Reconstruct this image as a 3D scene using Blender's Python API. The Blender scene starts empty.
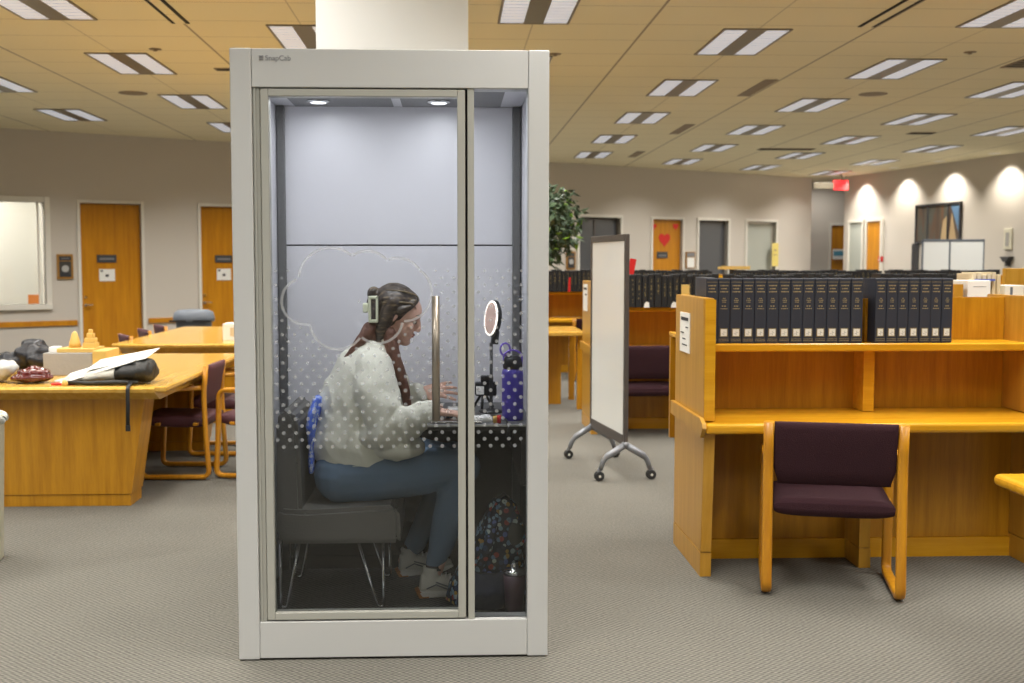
import bpy, bmesh, math, random
from mathutils import Vector, Matrix, noise
random.seed(7)
PI = math.pi
R = math.radians
S = bpy.context.scene
COL = S.collection

# ------------------------------------------------------------------ camera
FPX = 1120.0
cam_d = bpy.data.cameras.new('camera')
cam = bpy.data.objects.new('camera', cam_d)
COL.objects.link(cam)
S.camera = cam
cam_d.sensor_width = 36.0
cam_d.lens = FPX / 1024 * 36.0
cam_d.shift_x = (512 - 497) / 1024
cam_d.clip_end = 200
yaw, pitch = math.atan(45 / FPX), math.atan(79.5 / FPX)
cam.location = (0, 0, 1.5)
cam.rotation_euler = (PI / 2 - pitch, 0, -yaw)
cam_d.dof.use_dof = True
cam_d.dof.focus_distance = 4.45
cam_d.dof.aperture_fstop = 3.6

# ------------------------------------------------------------------ world, exposure
w = bpy.data.worlds.new('world'); S.world = w; w.use_nodes = True
w.node_tree.nodes['Background'].inputs[0].default_value = (0.9, 0.92, 1.0, 1)
w.node_tree.nodes['Background'].inputs[1].default_value = 0.25
S.view_settings.view_transform = 'Standard'
S.view_settings.look = 'None'
S.view_settings.gamma = 1
S.view_settings.use_curve_mapping = False
S.view_settings.exposure = 0.0
LAMP_W = 25.0          # each ceiling light
CEIL = 3.54

# ------------------------------------------------------------------ materials
def srgb(r, g, b):
    f = lambda c: (c / 255 / 12.92) if c / 255 <= 0.04045 else ((c / 255 + 0.055) / 1.055) ** 2.4
    return (f(r), f(g), f(b), 1)

def mat(name, color, rough=0.5, metal=0.0, emit=None, estr=0.0, bump=0.0, bscale=50, spec=0.5, vary=0.0, coat=0.0):
    m = bpy.data.materials.new(name); m.use_nodes = True
    nt = m.node_tree; b = nt.nodes['Principled BSDF']
    b.inputs['Base Color'].default_value = color
    b.inputs['Roughness'].default_value = rough
    b.inputs['Metallic'].default_value = metal
    b.inputs['Specular IOR Level'].default_value = spec
    b.inputs['Coat Weight'].default_value = coat
    if emit:
        b.inputs['Emission Color'].default_value = emit
        b.inputs['Emission Strength'].default_value = estr
    if bump or vary:
        tc = nt.nodes.new('ShaderNodeTexCoord')
        n = nt.nodes.new('ShaderNodeTexNoise'); n.inputs['Scale'].default_value = bscale
        n.inputs['Detail'].default_value = 3
        nt.links.new(tc.outputs['Object'], n.inputs['Vector'])
        if bump:
            bp = nt.nodes.new('ShaderNodeBump'); bp.inputs['Strength'].default_value = bump
            bp.inputs['Distance'].default_value = 0.01
            nt.links.new(n.outputs['Fac'], bp.inputs['Height'])
            nt.links.new(bp.outputs['Normal'], b.inputs['Normal'])
        if vary:
            mx = nt.nodes.new('ShaderNodeMix'); mx.data_type = 'RGBA'
            c2 = tuple(min(1, c * (1 + vary)) for c in color[:3]) + (1,)
            c1 = tuple(c * (1 - vary) for c in color[:3]) + (1,)
            mx.inputs[6].default_value = c1; mx.inputs[7].default_value = c2
            nt.links.new(n.outputs['Fac'], mx.inputs[0]); nt.links.new(mx.outputs[2], b.inputs['Base Color'])
    return m

def wood(name, c1, c2, axis='Z', rough=0.32, scale=9.0):
    m = bpy.data.materials.new(name); m.use_nodes = True
    nt = m.node_tree; b = nt.nodes['Principled BSDF']
    tc = nt.nodes.new('ShaderNodeTexCoord'); mp = nt.nodes.new('ShaderNodeMapping')
    s = [scale, scale, scale]; s['XYZ'.index(axis)] = scale * 0.06
    mp.inputs['Scale'].default_value = s
    nt.links.new(tc.outputs['Object'], mp.inputs['Vector'])
    n = nt.nodes.new('ShaderNodeTexNoise'); n.inputs['Scale'].default_value = 3.0; n.inputs['Detail'].default_value = 6
    n2 = nt.nodes.new('ShaderNodeTexNoise'); n2.inputs['Scale'].default_value = 22.0; n2.inputs['Detail'].default_value = 2
    nt.links.new(mp.outputs[0], n.inputs['Vector']); nt.links.new(mp.outputs[0], n2.inputs['Vector'])
    add = nt.nodes.new('ShaderNodeMath'); add.operation = 'MULTIPLY_ADD'
    nt.links.new(n2.outputs['Fac'], add.inputs[0]); add.inputs[1].default_value = 0.35
    nt.links.new(n.outputs['Fac'], add.inputs[2])
    cr = nt.nodes.new('ShaderNodeValToRGB')
    cr.color_ramp.elements[0].position = 0.45; cr.color_ramp.elements[0].color = c2
    cr.color_ramp.elements[1].position = 0.9; cr.color_ramp.elements[1].color = c1
    nt.links.new(add.outputs[0], cr.inputs[0]); nt.links.new(cr.outputs[0], b.inputs['Base Color'])
    b.inputs['Roughness'].default_value = rough
    bp = nt.nodes.new('ShaderNodeBump'); bp.inputs['Strength'].default_value = 0.03; bp.inputs['Distance'].default_value = 0.002
    nt.links.new(n2.outputs['Fac'], bp.inputs['Height']); nt.links.new(bp.outputs['Normal'], b.inputs['Normal'])
    return m

def node_mat(name):
    m = bpy.data.materials.new(name); m.use_nodes = True
    return m, m.node_tree, m.node_tree.nodes['Principled BSDF']

def math_node(nt, op, a, b=None, c=None):
    n = nt.nodes.new('ShaderNodeMath'); n.operation = op
    for i, v in enumerate((a, b, c)):
        if v is None: continue
        if isinstance(v, (int, float)): n.inputs[i].default_value = v
        else: nt.links.new(v, n.inputs[i])
    return n.outputs[0]

def line_mask(nt, coord, period, offset, width):
    """1 on a groove repeating every `period` along coord, else 0"""
    t = math_node(nt, 'SUBTRACT', coord, offset - period / 2)
    t = math_node(nt, 'DIVIDE', t, period)
    t = math_node(nt, 'FRACT', t)
    t = math_node(nt, 'SUBTRACT', t, 0.5)
    t = math_node(nt, 'ABSOLUTE', t)
    return math_node(nt, 'LESS_THAN', t, width / period / 2)

# ceiling tiles with grid
M = {}
m, nt, b = node_mat('ceiling_tile')
tc = nt.nodes.new('ShaderNodeTexCoord'); sp = nt.nodes.new('ShaderNodeSeparateXYZ')
nt.links.new(tc.outputs['Object'], sp.inputs[0])
lx = line_mask(nt, sp.outputs[0], 1.995, 1.70, 0.022)
lx2 = line_mask(nt, sp.outputs[0], 1.995, 0.70, 0.012)
ly = line_mask(nt, sp.outputs[1], 0.685, 9.75, 0.012)
ns = nt.nodes.new('ShaderNodeTexNoise'); ns.inputs['Scale'].default_value = 0.7; nt.links.new(tc.outputs['Object'], ns.inputs['Vector'])
mx0 = nt.nodes.new('ShaderNodeMix'); mx0.data_type = 'RGBA'
mx0.inputs[6].default_value = (0.80, 0.73, 0.50, 1); mx0.inputs[7].default_value = (0.87, 0.80, 0.57, 1)
nt.links.new(ns.outputs['Fac'], mx0.inputs[0])
mask = math_node(nt, 'MAXIMUM', math_node(nt, 'MULTIPLY', lx, 0.7), math_node(nt, 'MAXIMUM', math_node(nt, 'MULTIPLY', lx2, 0.4), math_node(nt, 'MULTIPLY', ly, 0.5)))
mx = nt.nodes.new('ShaderNodeMix'); mx.data_type = 'RGBA'
nt.links.new(mask, mx.inputs[0]); nt.links.new(mx0.outputs[2], mx.inputs[6]); mx.inputs[7].default_value = (0.16, 0.12, 0.08, 1)
nt.links.new(mx.outputs[2], b.inputs['Base Color']); b.inputs['Roughness'].default_value = 0.9
M['ceiling'] = m

# carpet
def carpet(name, c1, c2, per):
    m, nt, b = node_mat(name)
    tc = nt.nodes.new('ShaderNodeTexCoord'); sp = nt.nodes.new('ShaderNodeSeparateXYZ')
    nt.links.new(tc.outputs['Object'], sp.inputs[0])
    wx = math_node(nt, 'SINE', math_node(nt, 'MULTIPLY', sp.outputs[0], 2 * PI / per))
    wy = math_node(nt, 'SINE', math_node(nt, 'MULTIPLY', sp.outputs[1], 2 * PI / per))
    chk = math_node(nt, 'MULTIPLY', wx, wy)
    chk = math_node(nt, 'MULTIPLY_ADD', chk, 0.34, 0.25)
    ns = nt.nodes.new('ShaderNodeTexNoise'); ns.inputs['Scale'].default_value = 75; ns.inputs['Detail'].default_value = 2
    nt.links.new(tc.outputs['Object'], ns.inputs['Vector'])
    nb = nt.nodes.new('ShaderNodeTexNoise'); nb.inputs['Scale'].default_value = 1.3; nb.inputs['Detail'].default_value = 3
    nt.links.new(tc.outputs['Object'], nb.inputs['Vector'])
    f = math_node(nt, 'ADD', math_node(nt, 'MULTIPLY_ADD', ns.outputs['Fac'], 0.8, chk), math_node(nt, 'MULTIPLY', nb.outputs['Fac'], 0.25))
    f = math_node(nt, 'SUBTRACT', f, 0.25)
    mx = nt.nodes.new('ShaderNodeMix'); mx.data_type = 'RGBA'
    mx.inputs[6].default_value = c1; mx.inputs[7].default_value = c2
    nt.links.new(f, mx.inputs[0]); nt.links.new(mx.outputs[2], b.inputs['Base Color'])
    b.inputs['Roughness'].default_value = 0.95; b.inputs['Specular IOR Level'].default_value = 0.15
    bp = nt.nodes.new('ShaderNodeBump'); bp.inputs['Strength'].default_value = 0.5; bp.inputs['Distance'].default_value = 0.004
    nt.links.new(f, bp.inputs['Height']); nt.links.new(bp.outputs['Normal'], b.inputs['Normal'])
    return m
M['carpet'] = carpet('carpet', (0.058, 0.055, 0.046, 1), (0.212, 0.200, 0.172, 1), 0.027)
M['booth_carpet'] = carpet('booth_carpet', (0.035, 0.034, 0.033, 1), (0.19, 0.18, 0.17, 1), 0.028)

M['wall'] = mat('wall_vinyl', (0.58, 0.535, 0.475, 1), 0.75, bump=0.15, bscale=180, vary=0.03)
M['trimw'] = mat('cream_frame', (0.72, 0.69, 0.62, 1), 0.5)
M['white'] = mat('white_paint', (0.90, 0.89, 0.86, 1), 0.5)
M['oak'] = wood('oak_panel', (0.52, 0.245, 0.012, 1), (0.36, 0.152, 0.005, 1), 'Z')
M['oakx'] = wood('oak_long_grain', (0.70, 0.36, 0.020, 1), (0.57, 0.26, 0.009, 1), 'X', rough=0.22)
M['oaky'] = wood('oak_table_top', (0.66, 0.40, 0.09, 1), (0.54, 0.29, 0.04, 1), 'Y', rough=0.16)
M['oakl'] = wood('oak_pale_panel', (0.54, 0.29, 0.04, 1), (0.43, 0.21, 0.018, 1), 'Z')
M['bent'] = wood('bentwood', (0.60, 0.275, 0.016, 1), (0.45, 0.175, 0.008, 1), 'Z', rough=0.3, scale=14)
M['door'] = wood('door_veneer', (0.60, 0.26, 0.010, 1), (0.45, 0.17, 0.006, 1), 'Z', scale=5)
M['plum'] = mat('plum_fabric', (0.042, 0.016, 0.021, 1), 0.9, bump=0.6, bscale=260, vary=0.25, spec=0.2)
M['plumL'] = mat('plum_vinyl', (0.085, 0.025, 0.033, 1), 0.6, bump=0.3, bscale=200, vary=0.15)
M['alu'] = mat('brushed_aluminium', (0.56, 0.56, 0.545, 1), 0.42, metal=0.12, bump=0.02, bscale=40)
M['alud'] = mat('door_aluminium', (0.42, 0.415, 0.37, 1), 0.4, metal=0.15)
M['steel'] = mat('steel', (0.5, 0.48, 0.45, 1), 0.25, metal=0.9)
M['chrome'] = mat('chrome', (0.75, 0.75, 0.75, 1), 0.15, metal=1.0)
M['bronze'] = mat('handle_steel', (0.36, 0.32, 0.27, 1), 0.3, metal=0.8)
M['black'] = mat('black_plastic', (0.012, 0.012, 0.013, 1), 0.4)
M['rubber'] = mat('black_rubber', (0.02, 0.02, 0.02, 1), 0.7)
M['boothwall'] = mat('booth_white_panel', (0.74, 0.735, 0.77, 1), 0.35)
M['boothdark'] = mat('booth_charcoal_felt', (0.05, 0.047, 0.042, 1), 0.9, bump=0.3, bscale=300)
M['boothceil'] = mat('booth_grey_ceiling', (0.22, 0.22, 0.225, 1), 0.6)
M['post'] = mat('booth_grey_post', (0.14, 0.14, 0.14, 1), 0.45)
M['vinylg'] = mat('grey_vinyl', (0.15, 0.144, 0.13, 1), 0.42, bump=0.15, bscale=120)
M['cushion'] = M['vinylg']
M['lampwhite'] = mat('lamp_face', (0.8, 0.8, 0.8, 1), 0.5, emit=(0.80, 0.86, 1.0, 1), estr=0.42)
M['louver'] = mat('dull_louver', (0.20, 0.17, 0.12, 1), 0.4, metal=0.3)
M['louverw'] = mat('louver_blade', (0.55, 0.57, 0.62, 1), 0.3, metal=0.5)
M['ledwhite'] = mat('booth_lamp_or_fill_face', (1, 1, 1, 1), 0.5, emit=(0.9, 0.93, 1, 1), estr=1.6)
M['skin'] = mat('skin', (0.74, 0.46, 0.35, 1), 0.5, bump=0.05, bscale=90, vary=0.06)
M['lip'] = mat('lip', (0.42, 0.13, 0.11, 1), 0.4)
M['eye'] = mat('eye_white', (0.75, 0.72, 0.68, 1), 0.2)
M['iris'] = mat('iris', (0.04, 0.03, 0.02, 1), 0.2)
M['sweat'] = mat('pale_sweatshirt', (0.80, 0.79, 0.68, 1), 0.95, bump=0.25, bscale=220, spec=0.1)
M['denim'] = mat('blue_leggings', (0.13, 0.20, 0.29, 1), 0.85, bump=0.15, bscale=260, vary=0.1, spec=0.15)
M['shoe'] = mat('shoe_white', (0.62, 0.60, 0.52, 1), 0.7)
M['sole'] = mat('shoe_sole', (0.72, 0.70, 0.64, 1), 0.6)
M['tan'] = mat('tan_rubber', (0.45, 0.19, 0.06, 1), 0.6)
M['sock'] = mat('sock_dark', (0.03, 0.03, 0.035, 1), 0.9)
M['clip'] = mat('cream_clip', (0.68, 0.70, 0.52, 1), 0.35)
M['navy'] = mat('navy_book_cloth', (0.022, 0.026, 0.040, 1), 0.55, bump=0.1, bscale=300)
M['blackbook'] = mat('black_book_cloth', (0.010, 0.010, 0.011, 1), 0.6)
M['gold'] = mat('gold_lettering', (0.36, 0.28, 0.13, 1), 0.45)
M['golddim'] = mat('worn_gold', (0.20, 0.15, 0.06, 1), 0.6)
M['label'] = mat('label_paper', (0.72, 0.70, 0.62, 1), 0.7)
M['pages'] = mat('page_block', (0.55, 0.50, 0.40, 1), 0.9)
M['paper'] = mat('paper', (0.84, 0.83, 0.79, 1), 0.7)
M['ink'] = mat('ink', (0.03, 0.03, 0.035, 1), 0.7)
M['logo'] = mat('logo_grey', (0.26, 0.26, 0.27, 1), 0.6)
M['greyink'] = mat('grey_ink', (0.20, 0.20, 0.21, 1), 0.6)
M['board'] = mat('whiteboard_face', (0.82, 0.84, 0.82, 1), 0.2, coat=0.2)
M['boardframe'] = mat('dark_bronze_frame', (0.085, 0.075, 0.07, 1), 0.45, metal=0.2)
M['foot'] = mat('grey_cast_foot', (0.24, 0.25, 0.27, 1), 0.4, metal=0.5)
M['red'] = mat('red', (0.62, 0.015, 0.015, 1), 0.5)
M['redglow'] = mat('exit_face', (0.8, 0.03, 0.03, 1), 0.4, emit=(1, 0.05, 0.06, 1), estr=0.85)
M['orange'] = mat('orange_note', (0.85, 0.28, 0.06, 1), 0.7)
M['yellow'] = mat('yellow_paper', (0.76, 0.62, 0.18, 1), 0.7)
M['cream'] = mat('cream_plastic', (0.66, 0.63, 0.50, 1), 0.5)
M['bag'] = mat('clear_bag', (0.55, 0.56, 0.53, 1), 0.35)
M['greyp'] = mat('grey_plastic', (0.13, 0.15, 0.18, 1), 0.5)
M['jacket'] = mat('black_puffer', (0.018, 0.019, 0.024, 1), 0.35, bump=0.4, bscale=30)
M['wrap'] = mat('maroon_wrapper', (0.10, 0.015, 0.015, 1), 0.15, coat=0.8)
M['castle'] = mat('yellow_blocks', (0.72, 0.47, 0.13, 1), 0.5)
M['greybox'] = mat('grey_box', (0.36, 0.35, 0.33, 1), 0.7, bump=0.2, bscale=30)
M['green'] = mat('green_film', (0.20, 0.30, 0.06, 1), 0.4)
M['blackbag'] = mat('black_nylon', (0.022, 0.022, 0.02, 1), 0.5, bump=0.5, bscale=60)
M['greybag'] = mat('grey_canvas', (0.50, 0.48, 0.42, 1), 0.7, bump=0.3, bscale=60)
M['purple'] = mat('purple_bottle', (0.075, 0.055, 0.36, 1), 0.35, coat=0.3)
M['purpleL'] = mat('purple_strap', (0.20, 0.12, 0.60, 1), 0.4)
M['maroon'] = mat('plum_tumbler', (0.085, 0.045, 0.065, 1), 0.4)
M['ringglow'] = mat('ring_light', (1, 1, 1, 1), 0.4, emit=(1, 0.9, 0.8, 1), estr=1.6)
M['reflpaint'] = mat('painted_reflection', (0.80, 0.55, 0.46, 1), 0.35, metal=0.0)  # skin pink painted in for the woman's face reflected in the mirror
M['greyglass'] = mat('dark_glass', (0.075, 0.08, 0.088, 1), 0.12, coat=0.5)
M['blindglass'] = mat('frosted_door', (0.43, 0.45, 0.40, 1), 0.5)
M['officelight'] = mat('bright_office', (0.72, 0.71, 0.66, 1), 0.8)
M['darkcloth'] = mat('dark_grey', (0.05, 0.05, 0.055, 1), 0.6)
M['leafd'] = mat('ficus_leaf', (0.07, 0.11, 0.06, 1), 0.3, vary=0.4, bscale=8)
M['leafl'] = mat('ficus_leaf_bright', (0.22, 0.42, 0.03, 1), 0.35)
M['bark'] = mat('bark', (0.14, 0.08, 0.05, 1), 0.8)
M['terra'] = mat('planter', (0.30, 0.26, 0.20, 1), 0.6)
M['slot'] = mat('dark_slot', (0.01, 0.009, 0.008, 1), 0.8)
M['vent'] = mat('vent_grey', (0.26, 0.20, 0.13, 1), 0.6)
M['picframe'] = wood('picture_frame_wood', (0.40, 0.21, 0.05, 1), (0.28, 0.13, 0.02, 1), 'Z')
M['photo'] = mat('grey_photo', (0.05, 0.05, 0.05, 1), 0.3, vary=0.6, bscale=14)
M['photohi'] = mat('pale_photo', (0.42, 0.42, 0.41, 1), 0.4)
M['tanpaper'] = mat('tan_folder', (0.62, 0.52, 0.34, 1), 0.7)
M['bluebind'] = mat('blue_ink', (0.08, 0.12, 0.45, 1), 0.6)
M['sign_blue'] = mat('sign_blue', (0.10, 0.32, 0.45, 1), 0.5)

# hair with highlights
m, nt, b = node_mat('brown_hair')
tc = nt.nodes.new('ShaderNodeTexCoord'); mp = nt.nodes.new('ShaderNodeMapping')
mp.inputs['Scale'].default_value = (9, 60, 60)
mp.inputs['Rotation'].default_value = (0, 0.45, 0)
ns = nt.nodes.new('ShaderNodeTexNoise'); ns.inputs['Scale'].default_value = 1.6; ns.inputs['Detail'].default_value = 3
nt.links.new(tc.outputs['Object'], mp.inputs[0]); nt.links.new(mp.outputs[0], ns.inputs['Vector'])
cr = nt.nodes.new('ShaderNodeValToRGB'); e = cr.color_ramp.elements
e[0].position = 0.38; e[0].color = (0.030, 0.021, 0.016, 1); e[1].position = 0.70; e[1].color = (0.20, 0.15, 0.085, 1)
x = cr.color_ramp.elements.new(0.56); x.color = (0.062, 0.044, 0.032, 1)
nt.links.new(ns.outputs['Fac'], cr.inputs[0]); nt.links.new(cr.outputs[0], b.inputs['Base Color'])
b.inputs['Roughness'].default_value = 0.42
M['hair'] = m
M['hairbr'] = mat('auburn_lengths', (0.14, 0.062, 0.040, 1), 0.5, bump=0.4, bscale=80, vary=0.4)
M['hairhi'] = mat('blonde_highlight', (0.22, 0.165, 0.09, 1), 0.45)

# floral fabrics
def floral(name, base, cols, scale):
    m, nt, b = node_mat(name)
    tc = nt.nodes.new('ShaderNodeTexCoord')
    v = nt.nodes.new('ShaderNodeTexVoronoi'); v.inputs['Scale'].default_value = scale
    nt.links.new(tc.outputs['Object'], v.inputs['Vector'])
    cr = nt.nodes.new('ShaderNodeValToRGB'); cr.color_ramp.interpolation = 'CONSTANT'
    e = cr.color_ramp.elements; e[0].color = cols[0]; e[1].position = 0.999; e[1].color = cols[-1]
    for i, c in enumerate(cols[1:]):
        q = e.new((i + 1) / len(cols)); q.color = c
    sp = nt.nodes.new('ShaderNodeSeparateXYZ'); nt.links.new(v.outputs['Color'], sp.inputs[0]); nt.links.new(sp.outputs[0], cr.inputs[0])
    ring = math_node(nt, 'LESS_THAN', v.outputs['Distance'], 0.52)
    ring2 = math_node(nt, 'GREATER_THAN', v.outputs['Distance'], 0.14)
    mk = math_node(nt, 'MULTIPLY', ring, math_node(nt, 'MULTIPLY_ADD', ring2, 0.65, 0.35))
    mx = nt.nodes.new('ShaderNodeMix'); mx.data_type = 'RGBA'; mx.inputs[6].default_value = base
    nt.links.new(cr.outputs[0], mx.inputs[7]); nt.links.new(mk, mx.inputs[0]); nt.links.new(mx.outputs[2], b.inputs['Base Color'])
    b.inputs['Roughness'].default_value = 0.75
    return m
M['floral'] = floral('navy_floral', (0.008, 0.012, 0.022, 1),
    [(0.16, 0.26, 0.34, 1), (0.02, 0.04, 0.09, 1), (0.40, 0.46, 0.42, 1), (0.10, 0.14, 0.34, 1), (0.03, 0.05, 0.10, 1), (0.22, 0.34, 0.42, 1), (0.30, 0.05, 0.04, 1), (0.05, 0.12, 0.18, 1), (0.32, 0.40, 0.40, 1), (0.42, 0.26, 0.05, 1), (0.02, 0.03, 0.05, 1), (0.14, 0.24, 0.36, 1)], 46)
M['bluepat'] = floral('blue_pattern', (0.10, 0.20, 0.85, 1), [(0.40, 0.5, 0.9, 1), (0.15, 0.25, 0.85, 1), (0.6, 0.68, 0.9, 1)], 60)
M['navynylon'] = mat('navy_nylon', (0.012, 0.022, 0.05, 1), 0.55, bump=0.5, bscale=40)
M['olive'] = mat('olive_fabric', (0.03, 0.035, 0.025, 1), 0.8)

# glass (thin, see-through, mirror-like at grazing angles)
def glass(name, tint, refl):
    m = bpy.data.materials.new(name); m.use_nodes = True
    nt = m.node_tree; nt.nodes.clear()
    out = nt.nodes.new('ShaderNodeOutputMaterial'); mix = nt.nodes.new('ShaderNodeMixShader')
    tr = nt.nodes.new('ShaderNodeBsdfTransparent'); tr.inputs[0].default_value = tint
    gl = nt.nodes.new('ShaderNodeBsdfGlossy'); gl.inputs['Roughness'].default_value = 0.02
    fr = nt.nodes.new('ShaderNodeFresnel'); fr.inputs[0].default_value = 1.45
    f = math_node(nt, 'MULTIPLY', fr.outputs[0], refl)
    nt.links.new(f, mix.inputs[0]); nt.links.new(tr.outputs[0], mix.inputs[1]); nt.links.new(gl.outputs[0], mix.inputs[2])
    nt.links.new(mix.outputs[0], out.inputs[0])
    return m
M['glass'] = glass('clear_glass', (0.95, 0.96, 0.96, 1), 1.0)
def film(name, color, alpha):
    m = bpy.data.materials.new(name); m.use_nodes = True
    nt = m.node_tree; nt.nodes.clear()
    out = nt.nodes.new('ShaderNodeOutputMaterial'); mix = nt.nodes.new('ShaderNodeMixShader'); mix.inputs[0].default_value = alpha
    tr = nt.nodes.new('ShaderNodeBsdfTransparent'); df = nt.nodes.new('ShaderNodeBsdfDiffuse'); df.inputs[0].default_value = color
    nt.links.new(tr.outputs[0], mix.inputs[1]); nt.links.new(df.outputs[0], mix.inputs[2]); nt.links.new(mix.outputs[0], out.inputs[0])
    return m
M['dots'] = film('frosted_dot_film', (0.50, 0.51, 0.52, 1), 0.43)
M['cloudfilm'] = film('frosted_line_film', (0.66, 0.67, 0.68, 1), 0.36)

# painting
m, nt, b = node_mat('abstract_painting')
tc = nt.nodes.new('ShaderNodeTexCoord'); mp = nt.nodes.new('ShaderNodeMapping'); mp.inputs['Scale'].default_value = (3.2, 3.2, 0.5)
ns = nt.nodes.new('ShaderNodeTexNoise'); ns.inputs['Scale'].default_value = 1.3; ns.inputs['Detail'].default_value = 3
nt.links.new(tc.outputs['Object'], mp.inputs[0]); nt.links.new(mp.outputs[0], ns.inputs['Vector'])
cr = nt.nodes.new('ShaderNodeValToRGB'); e = cr.color_ramp.elements
e[0].position = 0.3; e[0].color = (0.02, 0.03, 0.03, 1); e[1].position = 0.75; e[1].color = (0.30, 0.26, 0.18, 1)
for p_, c_ in ((0.42, (0.09, 0.05, 0.03, 1)), (0.52, (0.06, 0.07, 0.06, 1)), (0.62, (0.12, 0.06, 0.03, 1))):
    q = e.new(p_); q.color = c_
nt.links.new(ns.outputs['Fac'], cr.inputs[0]); nt.links.new(cr.outputs[0], b.inputs['Base Color'])
M['art'] = m
M['skyblue'] = mat('painted_blue', (0.10, 0.20, 0.34, 1), 0.6)
M['ochre'] = mat('painted_ochre', (0.42, 0.30, 0.16, 1), 0.6)

# ------------------------------------------------------------------ geometry helpers
class MB:
    def __init__(s): s.bm = bmesh.new(); s.mats = []; s.cur = 0
    def m(s, key):
        mt = M[key]
        if mt not in s.mats: s.mats.append(mt)
        s.cur = s.mats.index(mt); return s
    def _done(s, faces, smooth=False):
        for f in faces:
            if f.is_valid: f.material_index = s.cur; f.smooth = smooth
    def box(s, lo, hi, bev=0.0, seg=2, M4=None):
        r = bmesh.ops.create_cube(s.bm, size=1.0); vs = r['verts']
        c = [(a + b_) / 2 for a, b_ in zip(lo, hi)]; d = [abs(b_ - a) for a, b_ in zip(lo, hi)]
        for v in vs: v.co = Vector((v.co.x * d[0] + c[0], v.co.y * d[1] + c[1], v.co.z * d[2] + c[2]))
        faces = set(f for v in vs for f in v.link_faces)
        if bev > 0:
            edges = list(set(e for v in vs for e in v.link_edges))
            r2 = bmesh.ops.bevel(s.bm, geom=edges, offset=min(bev, min(d) * 0.45), segments=seg, affect='EDGES', profile=0.5)
            faces = set(f for v in r2['verts'] for f in v.link_faces) | set(f for f in faces if f.is_valid)
        s._done(faces)
        if M4 is not None:
            for v in set(v for f in faces for v in f.verts): v.co = M4 @ v.co
        return s
    def prism(s, pts, axis, a, b_, bev=0.0):
        """polygon in the plane normal to axis, pulled from a to b_"""
        def mk(p, t):
            if axis == 'x': return (t, p[0], p[1])
            if axis == 'y': return (p[0], t, p[1])
            return (p[0], p[1], t)
        v0 = [s.bm.verts.new(mk(p, a)) for p in pts]; v1 = [s.bm.verts.new(mk(p, b_)) for p in pts]
        n = len(pts); fs = [s.bm.faces.new(v0), s.bm.faces.new(v1[::-1])]
        for i in range(n): fs.append(s.bm.faces.new((v0[i], v1[i], v1[(i + 1) % n], v0[(i + 1) % n])))
        bmesh.ops.recalc_face_normals(s.bm, faces=fs)
        if bev:
            es = list(set(e for f in fs for e in f.edges))
            r2 = bmesh.ops.bevel(s.bm, geom=es, offset=bev, segments=2, affect='EDGES')
            fs = set(f for v in r2['verts'] for f in v.link_faces) | set(f for f in fs if f.is_valid)
        s._done(fs); return s
    def loft(s, rings, n=16, caps=True, smooth=True, power=1.0):
        """rings: (centre, vecA, vecB) ellipses"""
        rows = []
        for c, A, B in rings:
            c, A, B = Vector(c), Vector(A), Vector(B); row = []
            for i in range(n):
                t = 2 * PI * i / n; ca, sa = math.cos(t), math.sin(t)
                if power != 1.0:
                    ca = math.copysign(abs(ca) ** power, ca); sa = math.copysign(abs(sa) ** power, sa)
                row.append(s.bm.verts.new(c + A * ca + B * sa))
            rows.append(row)
        fs = []
        for a, b_ in zip(rows, rows[1:]):
            for i in range(n): fs.append(s.bm.faces.new((a[i], a[(i + 1) % n], b_[(i + 1) % n], b_[i])))
        if caps:
            fs.append(s.bm.faces.new(rows[0][::-1])); fs.append(s.bm.faces.new(rows[-1]))
        bmesh.ops.recalc_face_normals(s.bm, faces=fs)
        s._done(fs, smooth)
        if caps: fs[-1].smooth = False; fs[-2].smooth = False
        return s
    def tube(s, pts, r, n=10, caps=True):
        """round tube; r number or list"""
        pts = [Vector(p) for p in pts]; rr = r if isinstance(r, (list, tuple)) else [r] * len(pts)
        rings = []; up = None
        for i, p in enumerate(pts):
            d = (pts[min(i + 1, len(pts) - 1)] - pts[max(i - 1, 0)]).normalized()
            if up is None:
                up = Vector((0, 0, 1)) if abs(d.z) < 0.9 else Vector((0, 1, 0))
            A = (up - d * up.dot(d)).normalized(); up = A; B = d.cross(A)
            rings.append((p, A * rr[i], B * rr[i]))
        return s.loft(rings, n, caps)
    def sweep(s, pts, side, hw, ht, n=12, power=0.5):
        """flat bar following pts; side = fixed sideways vector"""
        pts = [Vector(p) for p in pts]; side = Vector(side).normalized(); rings = []
        for i, p in enumerate(pts):
            a = (pts[i] - pts[i - 1]).normalized() if i else None
            c = (pts[i + 1] - pts[i]).normalized() if i < len(pts) - 1 else None
            d = ((a or c) + (c or a)).normalized()
            nrm = d.cross(side).normalized()
            rings.append((p, side * hw, nrm * ht))
        return s.loft(rings, n, True, True, power)
    def lathe(s, prof, n=24, c=(0, 0, 0), axis='z'):
        rings = []
        for r, h in prof:
            r = max(r, 1e-4)
            if axis == 'z': rings.append(((c[0], c[1], c[2] + h), (r, 0, 0), (0, r, 0)))
            elif axis == 'x': rings.append(((c[0] + h, c[1], c[2]), (0, r, 0), (0, 0, r)))
            else: rings.append(((c[0], c[1] + h, c[2]), (r, 0, 0), (0, 0, r)))
        return s.loft(rings, n)
    def ball(s, c, r, n=12, rot=None):
        c = Vector(c); r = (r, r, r) if isinstance(r, (int, float)) else r
        res = bmesh.ops.create_uvsphere(s.bm, u_segments=n * 2, v_segments=n, radius=1.0)
        for v in res['verts']:
            q = Vector((v.co.x * r[0], v.co.y * r[1], v.co.z * r[2]))
            if rot is not None: q = rot @ q
            v.co = q + c
        s._done(set(f for v in res['verts'] for f in v.link_faces), True); return s
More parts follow.
